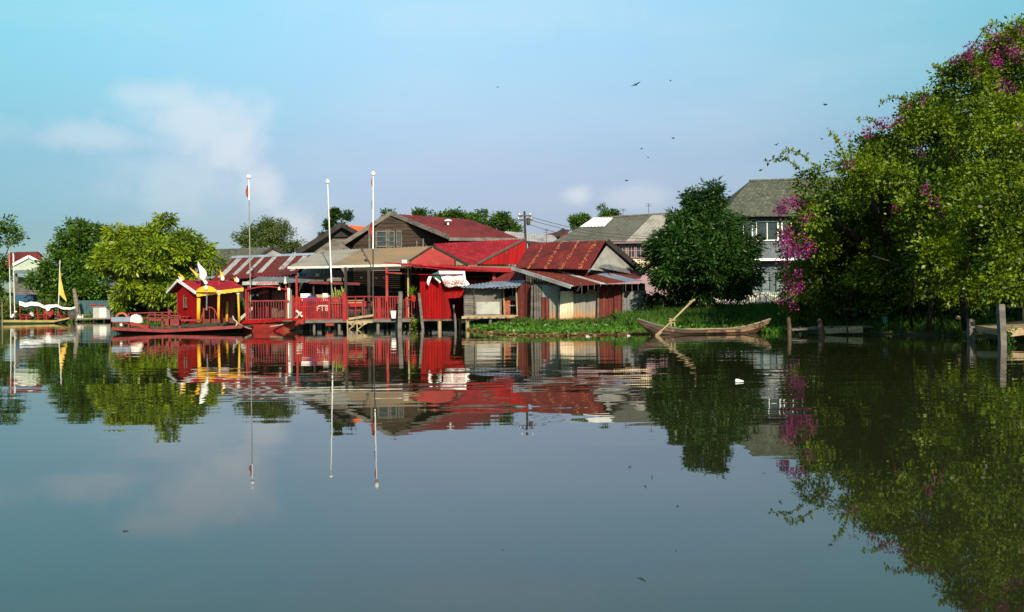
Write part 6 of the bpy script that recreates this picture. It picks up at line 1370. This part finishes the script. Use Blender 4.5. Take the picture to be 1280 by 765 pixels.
t = thing('garden_wall', 'cream garden wall glimpsed behind the bougainvillea stems', 'wall', G(1010, 50, 1)); m = MB(); q0, q1 = G(990, 50, .8), G(1075, 50, .8); m.poly([q0, q1, zat(q1, 2.2), zat(q0, 2.2)], (0, .15, 0)); m.build('wall', M['cream'], t); m = MB(); m.beam(zat(q0, 2.23), zat(q1, 2.23), .25, .06); m.build('coping', M['concrete'], t)
# ---- floating litter
for px, py, w, h_, mt, lab in ((925, 478, .062, .025, 'white', 'white scrap of litter floating in the reflection of the mango tree'), (735, 421, .08, .03, 'offwhite', 'white scrap floating at the edge of the weed mat'), (786, 420, .06, .03, 'offwhite', 'pale round scrap floating near the bow of the sampan')):
    H = 382.5-.0114*(px-640); D = CZ*F/(py-H); q = G(px, D, 0); m = MB(); m.poly([q+Vector((-w, 0, .005)), q+Vector((-.2*w, -.04, .005)), q+Vector((w, .02, .01)), q+Vector((.3*w, .1, h_)), q+Vector((-.4*w, .12, h_*1.2))], (0, .03, .012)); tag(m.build('floating_litter', M[mt], loc=q), lab, 'litter')
D = CZ*F/(664-(382.5-.0114*(157-640))); q = G(157, D, 0); m = MB(); m.tube([V3(q, -.014, 0, .002), V3(q, 0, .003, .004), V3(q, .012, .004, .002)], .002, 6); m.add([V3(q, -.014, -.004, .003), V3(q, -.003, -.006, .004), V3(q, .002, 0, .005), V3(q, -.006, .005, .004)], [(0, 1, 2, 3)]); tag(m.build('floating_leaf', M['bark'], loc=q), 'tiny dark curled leaf floating on the near water at lower left', 'leaf')
# ---- birds
BP = [(795, 106, 38, .34, .9, 'nearest and largest bird in the sky, above the centre right'), (841, 173, 55, .26, .4, 'small bird below and right of the largest one'), (802, 186, 75, .2, 1.4, 'tiny bird, upper of the close pair below the largest one'), (810, 197, 75, .2, .2, 'tiny bird, lower of the close pair below the largest one'),
      (783, 226, 55, .2, 1.2, 'lone tiny bird low above the grey roofed house'), (1031, 131, 45, .22, .7, 'small bird high in the sky left of the bougainvillea top'), (971, 181, 50, .24, 1.5, 'small bird above the left shoulder of the bougainvillea tree'), (1027, 174, 60, .2, .3, 'faint bird beside the bougainvillea, under the higher one'), (951, 213, 55, .22, 1.0, 'bird just above the two-storey house roof'), (622, 109, 80, .2, .5, 'faint bird high in the middle of the sky'), (838, 101, 85, .18, 1.2, 'faint bird right of the largest one at its height')]
for px, py, D, sp_, rz, lab in BP:
    q = P(px, py, D); t = thing('bird', lab, 'bird', q, 'birds wheeling over the village'); t.scale = (.72, .72, .72); t.rotation_euler = (random.uniform(-.5, .5), random.uniform(.3, .9), rz)
    m = MB(); m.tube([Vector((-.13, 0, 0)), Vector((-.06, 0, 0)), Vector((.02, 0, 0)), Vector((.08, 0, .005)), Vector((.11, 0, 0))], [.012, .026, .03, .018, .004], 7); m.add([(-.11, 0, .0), (-.21, .04, 0), (-.19, 0, 0.002), (-.21, -.04, 0)], [(0, 1, 2, 3)]); o = m.build('body', M['bird'], None); o.parent = t
    for s in (-1, 1):
        m = MB(); pts = [(.05, 0, .01), (.07, s*sp_*.45, .07), (-.02, s*sp_, .05), (-.04, s*sp_*.5, .05), (-.05, 0, .01)]
        m.poly([Vector(p) for p in (pts if s > 0 else pts[::-1])], (0, 0, .006)); o = m.build('wing', M['bird'], None); o.parent = t
